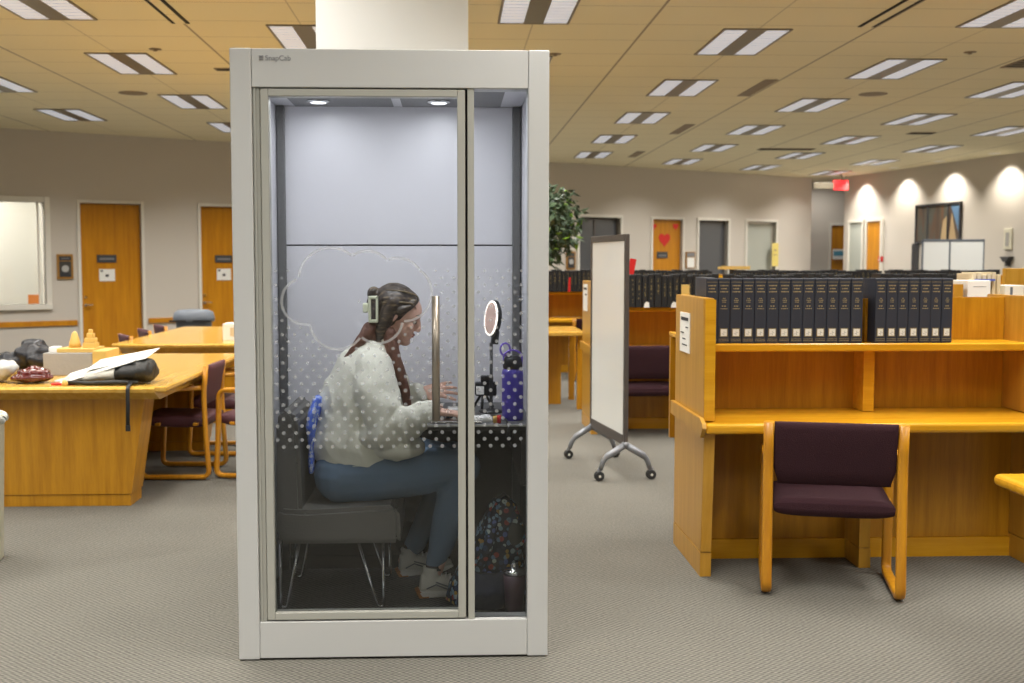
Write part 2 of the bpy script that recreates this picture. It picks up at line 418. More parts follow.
    def quad(s, pts):
        f = s.bm.faces.new([s.bm.verts.new(p) for p in pts]); s._done([f]); return s
    def xf(s, m4):
        bmesh.ops.transform(s.bm, matrix=m4, verts=s.bm.verts); return s
    def build(s, name, key=None, parent=None, loc=None, rz=0.0):
        if key and not s.mats: s.mats = [M[key]]
        me = bpy.data.meshes.new(name); s.bm.to_mesh(me); s.bm.free()
        for mt in s.mats: me.materials.append(mt)
        o = bpy.data.objects.new(name, me); COL.objects.link(o)
        if parent: o.parent = parent
        if loc: o.location = loc
        if rz: o.rotation_euler.z = rz
        return o

def tag(o, label=None, cat=None, group=None, kind=None):
    if label: o['label'] = label
    if cat: o['category'] = cat
    if group: o['group'] = group
    if kind: o['kind'] = kind
    return o
def empty(name, loc=(0, 0, 0), rz=0.0, label=None, cat=None, group=None):
    o = bpy.data.objects.new(name, None); COL.objects.link(o)
    o.location = loc; o.rotation_euler = (0, 0, rz); o.empty_display_size = 0.1
    return tag(o, label, cat, group)
def struct(name, mb, key=None, parent=None, loc=None, rz=0.0):
    o = mb.build(name, key, parent, loc, rz); o['kind'] = 'structure'; return o
def dup(root, loc, rz=None, label=None, group=None):
    kids = {}
    for ob in list(COL.objects):
        if ob.parent: kids.setdefault(ob.parent.name, []).append(ob)
    def rec(o, par):
        c = o.copy(); COL.objects.link(c)
        if par is not None:
            c.parent = par
            if 'label' in c and False: pass
        for ch in kids.get(o.name, []): rec(ch, c)
        return c
    c = rec(root, None); c.location = loc
    if rz is not None: c.rotation_euler = (0, 0, rz)
    if label: c['label'] = label
    if group: c['group'] = group
    return c
def fillet(pts, rad, seg=5):
    """round the corners of a polyline"""
    pts = [Vector(p) for p in pts]; out = [pts[0]]
    for i in range(1, len(pts) - 1):
        a, p, b_ = pts[i - 1], pts[i], pts[i + 1]
        d1 = (a - p); d2 = (b_ - p); r = min(rad, d1.length * 0.45, d2.length * 0.45)
        s0 = p + d1.normalized() * r; s1 = p + d2.normalized() * r
        for k in range(seg + 1):
            t = k / seg; out.append(s0 * (1 - t) ** 2 + p * 2 * t * (1 - t) + s1 * t * t)
    out.append(pts[-1]); return out
def text_mesh(name, body, size, key, parent, M4, extrude=0.0008):
    cu = bpy.data.curves.new(name, 'FONT'); cu.body = body; cu.size = size; cu.extrude = extrude
    cu.align_x = 'LEFT'
    t = bpy.data.objects.new(name, cu); COL.objects.link(t)
    dg = bpy.context.evaluated_depsgraph_get(); dg.update()
    me = bpy.data.meshes.new_from_object(t.evaluated_get(dg))
    bpy.data.objects.remove(t); bpy.data.curves.remove(cu)
    me.name = name; me.materials.clear(); me.materials.append(M[key])
    o = bpy.data.objects.new(name, me); COL.objects.link(o); o.parent = parent; o.matrix_local = M4
    return o
def remesh(mb, name, key, parent, voxel, smooth=4, disp=None, factor=0.5):
    """union of overlapping closed shapes -> one continuous surface"""
    me = bpy.data.meshes.new('tmp'); mb.bm.to_mesh(me); mb.bm.free()
    t = bpy.data.objects.new('tmp', me); COL.objects.link(t)
    md = t.modifiers.new('r', 'REMESH'); md.mode = 'VOXEL'; md.voxel_size = voxel; md.use_smooth_shade = True
    if smooth:
        sm = t.modifiers.new('s', 'SMOOTH'); sm.factor = factor; sm.iterations = smooth
    dg = bpy.context.evaluated_depsgraph_get(); dg.update()
    out = bpy.data.meshes.new_from_object(t.evaluated_get(dg))
    bpy.data.objects.remove(t); bpy.data.meshes.remove(me)
    out.name = name
    out.materials.clear(); out.materials.append(M[key])
    if disp:
        ns_ = [v.normal.copy() for v in out.vertices]
        for v, n_ in zip(out.vertices, ns_): v.co = v.co + n_ * disp(v.co)
    for p in out.polygons: p.use_smooth = True; p.material_index = 0
    o = bpy.data.objects.new(name, out); COL.objects.link(o)
    if parent: o.parent = parent
    return o
def RZ(a): return Matrix.Rotation(a, 4, 'Z')
def T(*v): return Matrix.Translation(Vector(v))

# ------------------------------------------------------------------ room shell
struct('floor', MB().m('carpet').box((-16, -6, -0.1), (17, 32, 0)))
struct('ceiling', MB().m('ceiling').box((-16, -6, CEIL), (17, 32, CEIL + 0.1)))
WA = R(31.47); W0 = (-6.885, 17.572)
def wallbox(mb, s0, s1, z0, z1, t0=0.0, t1=0.2, bev=0.0):
    return mb.box((s0, t0, z0), (s1, t1, z1), bev)
# openings in the far wall (s0, s1, z0, z1)
holes = [(-2.6, 0.60, 0.84, 2.43), (1.14, 2.10, 0, 2.44), (3.10, 4.06, 0, 2.44), (11.19, 12.30, 0, 2.44),
         (13.22, 14.10, 0, 2.44), (14.60, 15.52, 0, 2.44), (16.14, 17.10, 0, 2.44)]
wb = MB().m('wall'); cur = -10.6
for h in holes:
    wallbox(wb, cur, h[0], 0, CEIL); wallbox(wb, h[0], h[1], h[3], CEIL)
    if h[2] > 0: wallbox(wb, h[0], h[1], 0, h[2])
    cur = h[1]
wallbox(wb, cur, 18.35, 0, CEIL)
struct('wall_back', wb, loc=(W0[0], W0[1], 0), rz=WA)
struct('wall_right', MB().m('wall').box((0, 0, 0), (33.5, 0.2, CEIL)), loc=(9.457, 26.802, 0), rz=R(-79.24))
struct('wall_recess', MB().m('wall').box((8.3, 28.6, 0), (9.75, 28.75, CEIL)).box((9.75, 28.6, 2.44), (10.12, 28.75, CEIL)).box((10.12, 28.6, 0), (11.5, 28.75, CEIL)))
struct('wall_left', MB().m('wall').box((-16, -6, 0), (-15.85, 13.5, CEIL)))
struct('wall_rear', MB().m('wall').box((-15.9, -6, 0), (15.5, -5.85, CEIL)))
cmb = MB().m('white').box((-0.655, 5.55, 0), (0.083, 6.25, CEIL))
struct('wall_column', cmb)

def wall_part(name, fn, label=None, kind='structure', parent=None):
    mb = MB(); fn(mb); o = mb.build(name, None, parent)
    if parent is None:
        o.location = (W0[0], W0[1], 0); o.rotation_euler.z = WA
    if kind and parent is None: o['kind'] = kind
    if label: o['label'] = label
    return o
def frame_fn(s0, s1, z0, z1, wd=0.05, key='trimw', sill=False):
    def f(mb):
        mb.m(key)
        mb.box((s0 - wd, -0.03, z0 - (wd if sill else 0)), (s0, 0.12, z1 + wd), 0.006)
        mb.box((s1, -0.03, z0 - (wd if sill else 0)), (s1 + wd, 0.12, z1 + wd), 0.006)
        mb.box((s0, -0.03, z1), (s1, 0.12, z1 + wd), 0.006)
        if sill: mb.box((s0 - wd, -0.05, z0 - wd), (s1 + wd, 0.12, z0), 0.006)
    return f
# window 1: bright office seen through the glass
o = wall_part('window_1', frame_fn(-2.6, 0.60, 0.84, 2.43, 0.085, sill=True))
wall_part('pane', lambda mb: mb.m('glass').box((-2.6, 0.06, 0.84), (0.60, 0.066, 2.43)), parent=o)
wall_part('mullion', lambda mb: mb.m('trimw').box((0.50, 0.05, 0.84), (0.53, 0.09, 2.43)), parent=o)
struct('wall_office', MB().m('officelight').box((-3.5, 1.7, 0), (1.6, 1.78, CEIL)).box((1.05, 0.21, 0), (1.1, 1.7, CEIL)), loc=(W0[0], W0[1], 0), rz=WA)
for nme, s0, s1 in (('door_1', 1.14, 2.10), ('door_2', 3.10, 4.06), ('door_4', 13.22, 14.10)):
    d = wall_part(nme, lambda mb: mb.m('door').box((s0, 0.06, 0.01), (s1, 0.11, 2.435), 0.003))
    wall_part('door_frame', frame_fn(s0, s1, 0, 2.44), parent=d)
    hs = s0 + 0.07 if nme != 'door_4' else s1 - 0.1
    def hf(mb):
        mb.m('chrome').lathe([(0.028, 0), (0.028, -0.012), (0.011, -0.014), (0.011, -0.05)], 14, (hs, 0.06, 0.81), 'y')
        mb.box((hs - 0.005, 0.0, 0.80), (hs + 0.11, 0.016, 0.822), 0.006)
        mb.lathe([(0.026, 0), (0.024, -0.02)], 14, (hs, 0.06, 0.94), 'y')
    wall_part('door_handle', hf, parent=d)
    if nme != 'door_4': p0, p1, pz0, pz1 = s0 + 0.26, s0 + 0.57, 1.49, 1.615
    else: p0, p1, pz0, pz1 = s0 + 0.18, s0 + 0.50, 1.585, 1.725
    wall_part('nameplate', lambda mb: mb.m('darkcloth').box((p0, 0.045, pz0), (p1, 0.059, pz1), 0.003).m('greyink').box((p0 + .04, 0.042, pz0 + .045), (p1 - .04, 0.046, pz0 + .075)), parent=d)
def glass_door(nme, s0, s1, key, mull=None):
    d = wall_part(nme, lambda mb: mb.m(key).box((s0 + 0.03, 0.10, 0.03), (s1 - 0.03, 0.13, 2.42)))
    wall_part('door_frame', frame_fn(s0, s1, 0, 2.44, 0.06), parent=d)
    def st(mb):
        mb.m('boardframe' if key == 'greyglass' else 'trimw')
        for a, b_ in ((s0, s0 + 0.04), (s1 - 0.04, s1)): mb.box((a, 0.09, 0), (b_, 0.14, 2.44))
        mb.box((s0, 0.09, 2.39), (s1, 0.14, 2.44)); mb.box((s0, 0.09, 0), (s1, 0.14, 0.2))
        if mull: mb.box((mull - .02, 0.085, 0), (mull + .02, 0.14, 2.44))
    wall_part('stile', st, parent=d)
glass_door('door_3', 11.19, 12.30, 'greyglass', 11.66)
glass_door('door_5', 14.60, 15.52, 'greyglass')
glass_door('door_6', 16.14, 17.10, 'blindglass')
# chair rail and baseboard
for i, (a, b_) in enumerate(((-10, 1.06), (2.19, 3.03), (4.14, 11.1))):
    wall_part('trim_%d' % (i + 1), lambda mb: mb.m('door').box((a, -0.025, 0.49), (b_, 0.0, 0.575), 0.004))
wall_part('baseboard_back', lambda mb: [mb.m('darkcloth').box((a, -0.012, 0), (b_, 0.0, 0.1)) for a, b_ in ((-10, 1.08), (2.16, 3.03), (4.14, 11.1), (12.4, 13.15), (14.16, 14.5), (15.6, 16.05), (17.2, 18.3))])

def on_wall(name, fn, label, cat, group=None):
    e_ = empty(name, (W0[0], W0[1], 0), WA, label, cat, group)
    return e_
def portrait(s0, s1, z0, z1, label):
    t = empty('wall_portrait', (W0[0], W0[1], 0), WA, label, 'picture')
    MB().m('picframe').box((s0, -0.03, z0), (s1, -0.001, z1), 0.006).build('frame', None, t)
    MB().m('ink').box((s0 + .035, -0.035, z1 - .10), (s1 - .035, -0.0305, z1 - .035)).m('greyink').box((s0 + .06, -0.037, z1 - .075), (s1 - .06, -0.0352, z1 - .062)).build('nameplate', None, t)
    c = (s0 + s1) / 2; q = MB().m('photo').box((s0 + .035, -0.035, z0 + .035), (s1 - .035, -0.0305, z1 - .115))
    q.m('photohi').lathe([(0.055, 0), (0.055, -.003)], 20, (c, -0.035, z0 + .165), 'y').m('ink').prism([(c - .09, z0 + .036), (c + .09, z0 + .036), (c + .05, z0 + .11), (c - .05, z0 + .11)], 'y', -0.0355, -0.0375)
    q.build('photograph', None, t)
portrait(0.765, 1.015, 1.23, 1.625, 'small wood-framed grey portrait between the office window and the wooden door')
portrait(10.84, 11.08, 1.34, 1.72, 'small wood-framed portrait on the wall partly behind the indoor tree')
t = empty('wall_notice', (W0[0], W0[1], 0), WA, 'wood-edged plaque with a white sheet right of the heart-decorated door', 'notice')
MB().m('picframe').box((14.20, -0.025, 1.36), (14.49, -0.001, 1.73), 0.005).build('board', None, t)
MB().m('greyink').box((14.23, -0.032, 1.62), (14.46, -0.026, 1.71)).build('nameplate', None, t)
MB().m('paper').box((14.235, -0.032, 1.38), (14.455, -0.026, 1.60)).build('sheet', None, t)
def door_note(s0, s1, label):
    o = wall_part('door_notice', lambda mb: mb.m('paper').box((s0, 0.05, 1.19), (s1, 0.0535, 1.385)).m('ink').box((s0 + .10, 0.0485, 1.26), (s0 + .15, 0.0502, 1.30)).box((s0 + .02, 0.0485, 1.34), (s0 + .06, 0.0502, 1.37)), kind=None)
    tag(o, label, 'notice'); o.delta_location = (0, 0, 0)
door_note(1.43, 1.68, 'white paper notice taped to the wooden door nearest the office window')
door_note(3.39, 3.64, 'white paper notice on the wooden door just left of the glass booth')
def heart(s, z, r, label):
    pts = []
    for k in range(28):
        t_ = 2 * PI * k / 28
        pts.append((s + r * math.sin(t_) ** 3, z + r / 16 * (13 * math.cos(t_) - 5 * math.cos(2 * t_) - 2 * math.cos(3 * t_) - math.cos(4 * t_))))
    o = wall_part('paper_heart', lambda mb: mb.m('red').prism(pts, 'y', 0.05, 0.054), kind=None)
    tag(o, label, 'decoration')
heart(13.62, 2.0, 0.17, 'large red paper heart in the middle of the wooden door')
heart(13.31, 2.28, 0.075, 'small red paper heart at upper left corner of the wooden door')
heart(13.95, 2.29, 0.08, 'small red paper heart at upper right corner of the wooden door')
o = wall_part('orange_note', lambda mb: mb.m('orange').box((0.34, 0.05, 0.845), (0.50, 0.054, 0.99)), kind=None)
tag(o, 'orange sticky note in the lower right corner of the office window', 'note')
o = wall_part('yellow_poster', lambda mb: mb.m('yellow').box((16.96, -0.034, 1.40), (17.18, -0.031, 1.95)).m('ochre').box((17.03, -0.036, 1.76), (17.11, -0.034, 1.80)).box((17.01, -0.036, 1.66), (17.13, -0.034, 1.68)), kind=None)
tag(o, 'narrow yellow poster at the right edge of the pale glass door', 'poster')

# right wall things (s along the wall, local y>0 is behind it)
RW = ((9.457, 26.802, 0), R(-79.24))
def rwall(name, fn, label=None, cat=None, kind=None, parent=None):
    mb = MB(); fn(mb)
    o = mb.build(name, None, parent, None if parent else RW[0], 0 if parent else RW[1])
    return tag(o, label, cat, None, kind)
def rframe(s0, s1): return lambda mb: mb.m('trimw').box((s0 - .06, -.06, 0), (s0, -.001, 2.49)).box((s1, -.06, 0), (s1 + .06, -.001, 2.49)).box((s0, -.06, 2.43), (s1, -.001, 2.49))
d = rwall('door_7', lambda mb: mb.m('blindglass').box((.32, -.03, 0.01), (.88, -.004, 2.43)), kind='structure')
rwall('door_frame', rframe(.32, .88), parent=d); 
d = rwall('door_8', lambda mb: mb.m('door').box((1.10, -.03, 0.01), (1.66, -.004, 2.43)), kind='structure')
rwall('door_frame', rframe(1.10, 1.66), parent=d)
t = empty('fire_alarm_pull', *RW, label='red fire alarm pull beside the far wooden door on the right wall', cat='fire alarm')
rwall('backplate', lambda mb: mb.m('red').box((1.60, -.06, 1.50), (1.73, -.002, 1.63), .01), parent=t)
rwall('pull_handle', lambda mb: mb.m('white').box((1.63, -.075, 1.54), (1.70, -.06, 1.56), .004), parent=t)
t = empty('painting', *RW, label='large dark abstract painting on the spotlit right wall', cat='painting')
rwall('picture_frame', lambda mb: mb.m('ink').box((2.98, -.05, 1.90), (3.02, -.002, 2.72)).box((4.49, -.05, 1.90), (4.53, -.002, 2.72)).box((3.02, -.05, 2.68), (4.49, -.002, 2.72)).box((3.02, -.05, 1.90), (4.49, -.002, 1.94)).box((3.40, -.045, 1.94), (3.43, -.002, 2.68)).box((4.10, -.045, 1.94), (4.13, -.002, 2.68)), parent=t)
rwall('canvas', lambda mb: mb.m('art').box((3.02, -.03, 1.94), (4.49, -.004, 2.68)).m('skyblue').prism([(4.2, 2.66), (4.47, 2.66), (4.47, 2.1)], 'y', -.032, -.0302).m('ochre').prism([(4.16, 1.96), (4.40, 1.96), (4.24, 2.5)], 'y', -.034, -.0322).prism([(3.88, 1.96), (4.07, 1.96), (4.07, 2.45), (3.95, 2.35)], 'y', -.034, -.0322), parent=t)
o = rwall('dark_panel', lambda mb: mb.m('darkcloth').box((3.00, -.12, 0), (3.10, -.01, 1.9), .01).m('ink').box((3.01, -.128, .1), (3.09, -.121, 1.85)), 'tall narrow dark panel under the left end of the painting', 'panel')
t = empty('thermostat_panel', *RW, label='tall cream control panel high on the right wall', cat='wall panel')
rwall('cover', lambda mb: mb.m('cream').box((5.86, -.04, 1.74), (6.08, -.002, 2.14), .01), parent=t)
rwall('screen', lambda mb: mb.m('greybox').box((5.92, -.045, 1.80), (6.02, -.041, 2.06)), parent=t)
o = rwall('wall_bracket', lambda mb: mb.m('darkcloth').prism([(5.86, 1.60), (6.14, 1.60), (6.04, 1.5), (5.96, 1.5)], 'y', -.12, -.002).box((5.97, -.08, 1.42), (6.03, -.002, 1.5)), 'small dark bracket below the cream control panel', 'bracket')
# recess door, blue sign, exit sign
d = struct('door_9', MB().m('door').box((9.76, 28.62, 0.01), (10.11, 28.66, 2.44)))
MB().m('trimw').box((9.70, 28.56, 0), (9.76, 28.6, 2.5)).box((10.11, 28.56, 0), (10.17, 28.6, 2.5)).box((9.76, 28.56, 2.44), (10.11, 28.6, 2.5)).build('door_frame', None, d)
tag(MB().m('paper').box((9.79, 28.55, 1.57), (10.1, 28.555, 1.83)).m('sign_blue').box((9.82, 28.545, 1.66), (10.08, 28.549, 1.78)).build('door_poster'), 'white and blue poster on the far corridor door', 'poster')
t = empty('exit_sign', (9.05, 26, 3.29), 0, 'glowing red EXIT sign hung below the ceiling far right', 'exit sign')
MB().m('redglow').box((-.14, -.03, -.115), (.20, .03, .115), .006).build('sign_box', None, t)
MB().m('louver').box((-.62, -.035, -.085), (-.14, .035, .055), .006).box((.02, -.008, .115), (.05, .008, .25)).build('mounting_arm', None, t)
text_mesh('lettering', 'EXIT', 0.13, 'red', t, T(-.115, -.034, -.05) @ Matrix.Rotation(PI / 2, 4, 'X'))

# ------------------------------------------------------------------ ceiling lights
for nm_, (x_, y_, z_), e_ in (('office_fill', (-8.3, 17.9, 3.3), 150), ('corridor_fill', (9.3, 27.7, 3.4), 14)):  # added area lights, only to brighten the dark office and corridor
    ld = bpy.data.lights.new(nm_, 'AREA'); ld.shape = 'SQUARE'; ld.size = 0.6; ld.energy = e_; ld.color = (1, .96, .9)
    lo = bpy.data.objects.new(nm_, ld); COL.objects.link(lo); lo.location = (x_, y_, z_)
def make_fixture():
    t = empty('ceiling_light', (0, 0, CEIL), 0)
    f = MB().m('louver')
    for a, b_ in (((-.305, -.61), (-.285, .61)), ((.285, -.61), (.305, .61))): f.box((a[0], a[1], -.012), (b_[0], b_[1], .0))
    f.box((-.285, -.61, -.012), (.285, -.59, 0)).box((-.285, .59, -.012), (.285, .61, 0)); f.build('frame', None, t)
    MB().m('louver').box((-.085, -.59, -.010), (.085, .59, -.002)).build('centre_panel', None, t)
    for s_ in (-1, 1):
        q = MB().m('lampwhite').box((s_ * .185 - .1, -.59, -.007), (s_ * .185 + .1, .59, -.001))
        q.m('louverw')
        for k in range(11): q.box((s_ * .185 - .1, -.54 + k * .108, -.0095), (s_ * .185 + .1, -.53 + k * .108, -.007))
        q.build('lamp_louver', None, t)
    return t
FX = make_fixture()
lamp_d = bpy.data.lights.new('fixture_light', 'AREA'); lamp_d.shape = 'RECTANGLE'; lamp_d.size = 0.55; lamp_d.size_y = 1.15
lamp_d.energy = LAMP_W; lamp_d.color = (1.0, 0.975, 0.93); lamp_d.spread = R(128)
fx_spots = []
for k in range(-4, 6):
    xk = 0.70 + 1.99 * k
    base = 9.12 if k % 2 == 0 else 10.49
    for j in range(-6, 7):
        yj = base + 2.74 * j
        wy = W0[1] + (xk - W0[0]) * math.tan(WA) - 0.85
        if yj < -1.0 or yj > min(wy, 26.5): continue
        if xk > 9.0 and yj > 16: continue
        if xk > 10.4 : continue
        fx_spots.append((xk, yj))
for i, (x_, y_) in enumerate(fx_spots):
    o = FX if i == 0 else dup(FX, (x_, y_, CEIL))
    o.location = (x_, y_, CEIL)
    tag(o, 'recessed ceiling light with two bright louvred strips in the office ceiling', 'ceiling light', 'recessed ceiling lights in rows')
    lo = bpy.data.objects.new('fixture_light', lamp_d); COL.objects.link(lo); lo.parent = o; lo.location = (0, 0, -0.02)
# daylight window in the rear wall, behind the camera
wn = struct('window_2', MB().m('trimw').box((-7.1, -5.85, 0.9), (-7.0, -5.78, 2.9)).box((-3.0, -5.85, 0.9), (-2.9, -5.78, 2.9)).box((-7.0, -5.85, 2.8), (-3.0, -5.78, 2.9)).box((-7.0, -5.85, 0.9), (-3.0, -5.78, 1.0)).box((-5.03, -5.85, 1.0), (-4.97, -5.78, 2.8)))
ld = bpy.data.lights.new('window_daylight', 'AREA'); ld.shape = 'RECTANGLE'; ld.size = 4.0; ld.size_y = 1.8; ld.energy = 55; ld.color = (.86, .93, 1.0)
lo = bpy.data.objects.new('window_daylight', ld); COL.objects.link(lo); lo.location = (-5, -5.80, 1.9); lo.rotation_euler = (PI / 2, 0, 0)
# air slots
slot_spots = [(-2.31, 8.65, 1.2, 'double black air slot in the ceiling at upper left'),
              (3.60, 8.65, 1.1, 'double black air slot in the ceiling at upper right'),
              (3.585, 13.2, .62, 'short dark air slot between the ceiling lights right of the booth'),
              (3.54, 17.3, .62, 'dark air slot over the middle of the reading room'),
              (3.50, 21.3, .55, 'smallest and farthest dark air slot near the back wall')]
for x_, y_, hl, lb in slot_spots:
    q = MB().m('slot' if hl > 1 else 'vent').box((-.075, -hl, -.008), (-.045, hl, -.001)).box((.045, -hl, -.008), (.075, hl, -.001))
    q.m('ceiling' if hl > 1 else 'vent').box((-.045, -hl, -.006), (.045, hl, -.001))
    tag(q.build('air_slot', None, None, (x_, y_, CEIL)), lb, 'air vent')
for x_, y_, hw, hd, lb in ((6.05, 20.24, .50, .14, 'dark wide return grille between lights over the far shelves'), (7.44, 17.66, .20, .12, 'small dark grille near the right wall lights'),
                           (6.25, 11.4, .5, .3, 'large dark square grille cut off by the right edge'), (-2.40, 12.15, .10, .07, 'small dark ceiling grille just left of the booth top')):
    q = MB().m('vent').box((-hw, -hd, -.01), (hw, hd, -.001))
    q.m('slot')
    for k in range(5): q.box((-hw + .02, -hd + .02 + k * (2 * hd - .04) / 5, -.012), (hw - .02, -hd + .02 + (k + .5) * (2 * hd - .04) / 5, -.01))
    tag(q.build('ceiling_grille', None, None, (x_, y_, CEIL)), lb, 'air vent')
for x_, y_, lb in ((-3.85, 13.9, 'flat round ceiling speaker above the left reading tables'), (5.13, 13.62, 'round ceiling speaker over the middle of the reading room')):
    tag(MB().m('vent').lathe([(.17, 0), (.17, -.004), (.15, -.006), (.0, -.006)], 24).build('ceiling_speaker', None, None, (x_, y_, CEIL)), lb, 'speaker')
for x_, y_, lb in ((-2.84, 11.05, 'tiny sprinkler head in the ceiling at upper left'), (1.02, 11.15, 'tiny sprinkler head in the ceiling right of the booth top'), (5.05, 10.89, 'tiny sprinkler head in the ceiling at far right')):
    tag(MB().m('vent').lathe([(.06, 0), (.06, -.004), (.012, -.006), (.012, -.014), (.02, -.016), (.02, -.02)], 14).build('sprinkler_head', None, None, (x_, y_, CEIL)), lb, 'sprinkler')
# wall washers on the right wall
for s_, lb in ((.95, 'farthest'), (2.62, 'second farthest'), (4.25, 'third farthest'), (5.95, 'nearest')):
    a = RW[1]; px_, py_ = 9.457 + math.cos(a) * s_ - math.sin(a) * -.36, 26.802 + math.sin(a) * s_ + math.cos(a) * -.36
    t = empty('spotlight', (px_, py_, CEIL), 0, lb + ' of four recessed spotlights washing the right wall', 'spotlight')
    MB().m('white').lathe([(.11, 0), (.11, -.006), (.085, -.008), (.085, -.001)], 20).build('trim_ring', None, t)
    ld = bpy.data.lights.new('wall_washer', 'SPOT'); ld.energy = 150; ld.spot_size = R(110); ld.spot_blend = .7; ld.shadow_soft_size = .05; ld.color = (1, .93, .82)
    lo = bpy.data.objects.new('wall_washer', ld); COL.objects.link(lo); lo.parent = t; lo.location = (0, 0, -.02)
    lo.rotation_euler = (R(8), 0, RW[1])

# ------------------------------------------------------------------ the booth
BX0, BX1, BY0, BY1 = -0.805, 0.360, 4.16, 5.32
t = booth = empty('phone_booth', (0, 0, 0), 0, 'tall silver-framed glass office booth with a woman working inside', 'booth')
B = lambda name, mb: mb.build(name, None, booth)
f = MB().m('alu')
f.box((BX0, BY0, .004), (-.727, BY0 + .09, 2.275), .004)
f.box((.282, BY0, .004), (BX1, BY0 + .09, 2.275), .004)
B('corner_post', f)
B('header', MB().m('alu').box((-.7265, BY0 + .002, 2.135), (.2815, BY0 + .09, 2.274), .003))
B('bottom_rail', MB().m('alu').box((-.7265, BY0 + .002, .008), (.2815, BY0 + .09, .148), .003))
B('jamb', MB().m('alud').box((-.7265, BY0 + .012, .148), (-.699, BY0 + .08, 2.135), .002).box((-.719, BY0 + .006, .149), (-.714, BY0 + .02, 2.134)))
B('mullion', MB().m('alud').box((.0585, BY0 + .006, .148), (.083, BY0 + .08, 2.135), .002))
B('gap_seal', MB().m('black').box((.050, BY0 + .03, .150), (.0585, BY0 + .075, 2.135)).box((-.697, BY0 + .03, 2.130), (.050, BY0 + .075, 2.135)).box((-.697, BY0 + .03, .149), (.050, BY0 + .075, .154)))
dr = MB().m('alud').box((-.697, BY0 + .004, .154), (-.668, BY0 + .055, 2.130), .003).box((.021, BY0 + .004, .154), (.050, BY0 + .055, 2.130), .003)
dr.box((-.668, BY0 + .004, 2.104), (.021, BY0 + .055, 2.130), .002).box((-.668, BY0 + .004, .154), (.021, BY0 + .055, .181), .002)
door = B('booth_door', dr)
MB().m('glass').box((-.668, BY0 + .028, .181), (.021, BY0 + .034, 2.104)).build('pane', None, door)
hm = MB().m('bronze').tube([(-.060, BY0 - .045, .913), (-.060, BY0 - .045, 1.375)], .0145, 16)
for z_ in (.98, 1.31): hm.tube([(-.060, BY0 - .045, z_), (-.060, BY0 + .03, z_)], .009, 10)
hm.build('door_handle', None, door)
B('side_pane', MB().m('glass').box((.083, BY0 + .028, .149), (.2815, BY0 + .034, 2.134)))
# decals: dots fading upwards, outside a cloud outline
def cloud():
    arcs = [((303, 300), 20, 250, 120), ((330, 283), 32, 175, 62), ((372, 276), 27, 150, 45), ((402, 288), 24, 80, -60),
            ((421, 290), 0, 0, 0)]
    return arcs
def px2(x_, y_): return ((x_ - 452) * .003738, 1.5 - (y_ - 262) * .003738)
lobes = [(306, 301, 23), (332, 280, 32), (368, 276, 25), (398, 284, 26), (404, 293, 28), (378, 318, 25), (338, 322, 27)]
def in_cloud(x_, y_): return any((x_ - a) ** 2 + (y_ - b_) ** 2 < (r_ + 3) ** 2 for a, b_, r_ in lobes)
def dots(x0, x1, parent):
    q = MB().m('dots'); row = 0; yy = 447.0
    while yy > 270:
        k0 = int((x0 - 270) / 12.2) - 1
        for k in range(k0, k0 + 20):
            xx = 271 + k * 12.2 + (6.1 if row % 2 else 0)
            if xx < x0 + 2 or xx > x1 - 2: continue
            fade = 1.0 if yy > 400 else max(0, (yy - 262) / 138)
            if xx < 425 and xx > 292: fade *= max(0, min(1, (yy - 335) / 60 + .35)) if not in_cloud(xx, yy) else 0
            r_ = 1.95 * (fade ** .10) if fade > 0 else 0
            if yy < 400 and in_cloud(xx, yy): continue
            if xx < 425 and xx > 292 and yy < 325: continue
            if r_ < .5: continue
            cx, cz = px2(xx, yy); rr = r_ * .00374
            vs = [q.bm.verts.new((cx + rr * math.cos(a_ * PI / 5), BY0 + .0272, cz + rr * math.sin(a_ * PI / 5))) for a_ in range(10)]
            fc = q.bm.faces.new(vs); q._done([fc])
        yy -= 7.05; row += 1
    return q.build('dot_decal', None, parent)
dots(271, 456, door); dots(475, 526, booth)
# outline of the union of lobes
q = MB().m('cloudfilm')
for i, (a, b_, r_) in enumerate(lobes):
    n = 72; seg = []
    for k in range(n + 1):
        t_ = 2 * PI * k / n; x_, y_ = a + r_ * math.cos(t_), b_ + r_ * math.sin(t_)
        ok = all((x_ - c) ** 2 + (y_ - d_) ** 2 >= (s_ - .01) ** 2 for j, (c, d_, s_) in enumerate(lobes) if j != i)
        seg.append((t_, ok))
    for (t0, o0), (t1, o1) in zip(seg, seg[1:]):
        if o0 and o1:
            pts = []
            for t_, rr in ((t0, r_ - 1.3), (t1, r_ - 1.3), (t1, r_ + 1.3), (t0, r_ + 1.3)):
                cx, cz = px2(a + rr * math.cos(t_), b_ + rr * math.sin(t_)); pts.append((cx, BY0 + .0265, cz))
            q.quad(pts)
q.build('cloud_decal', None, door)
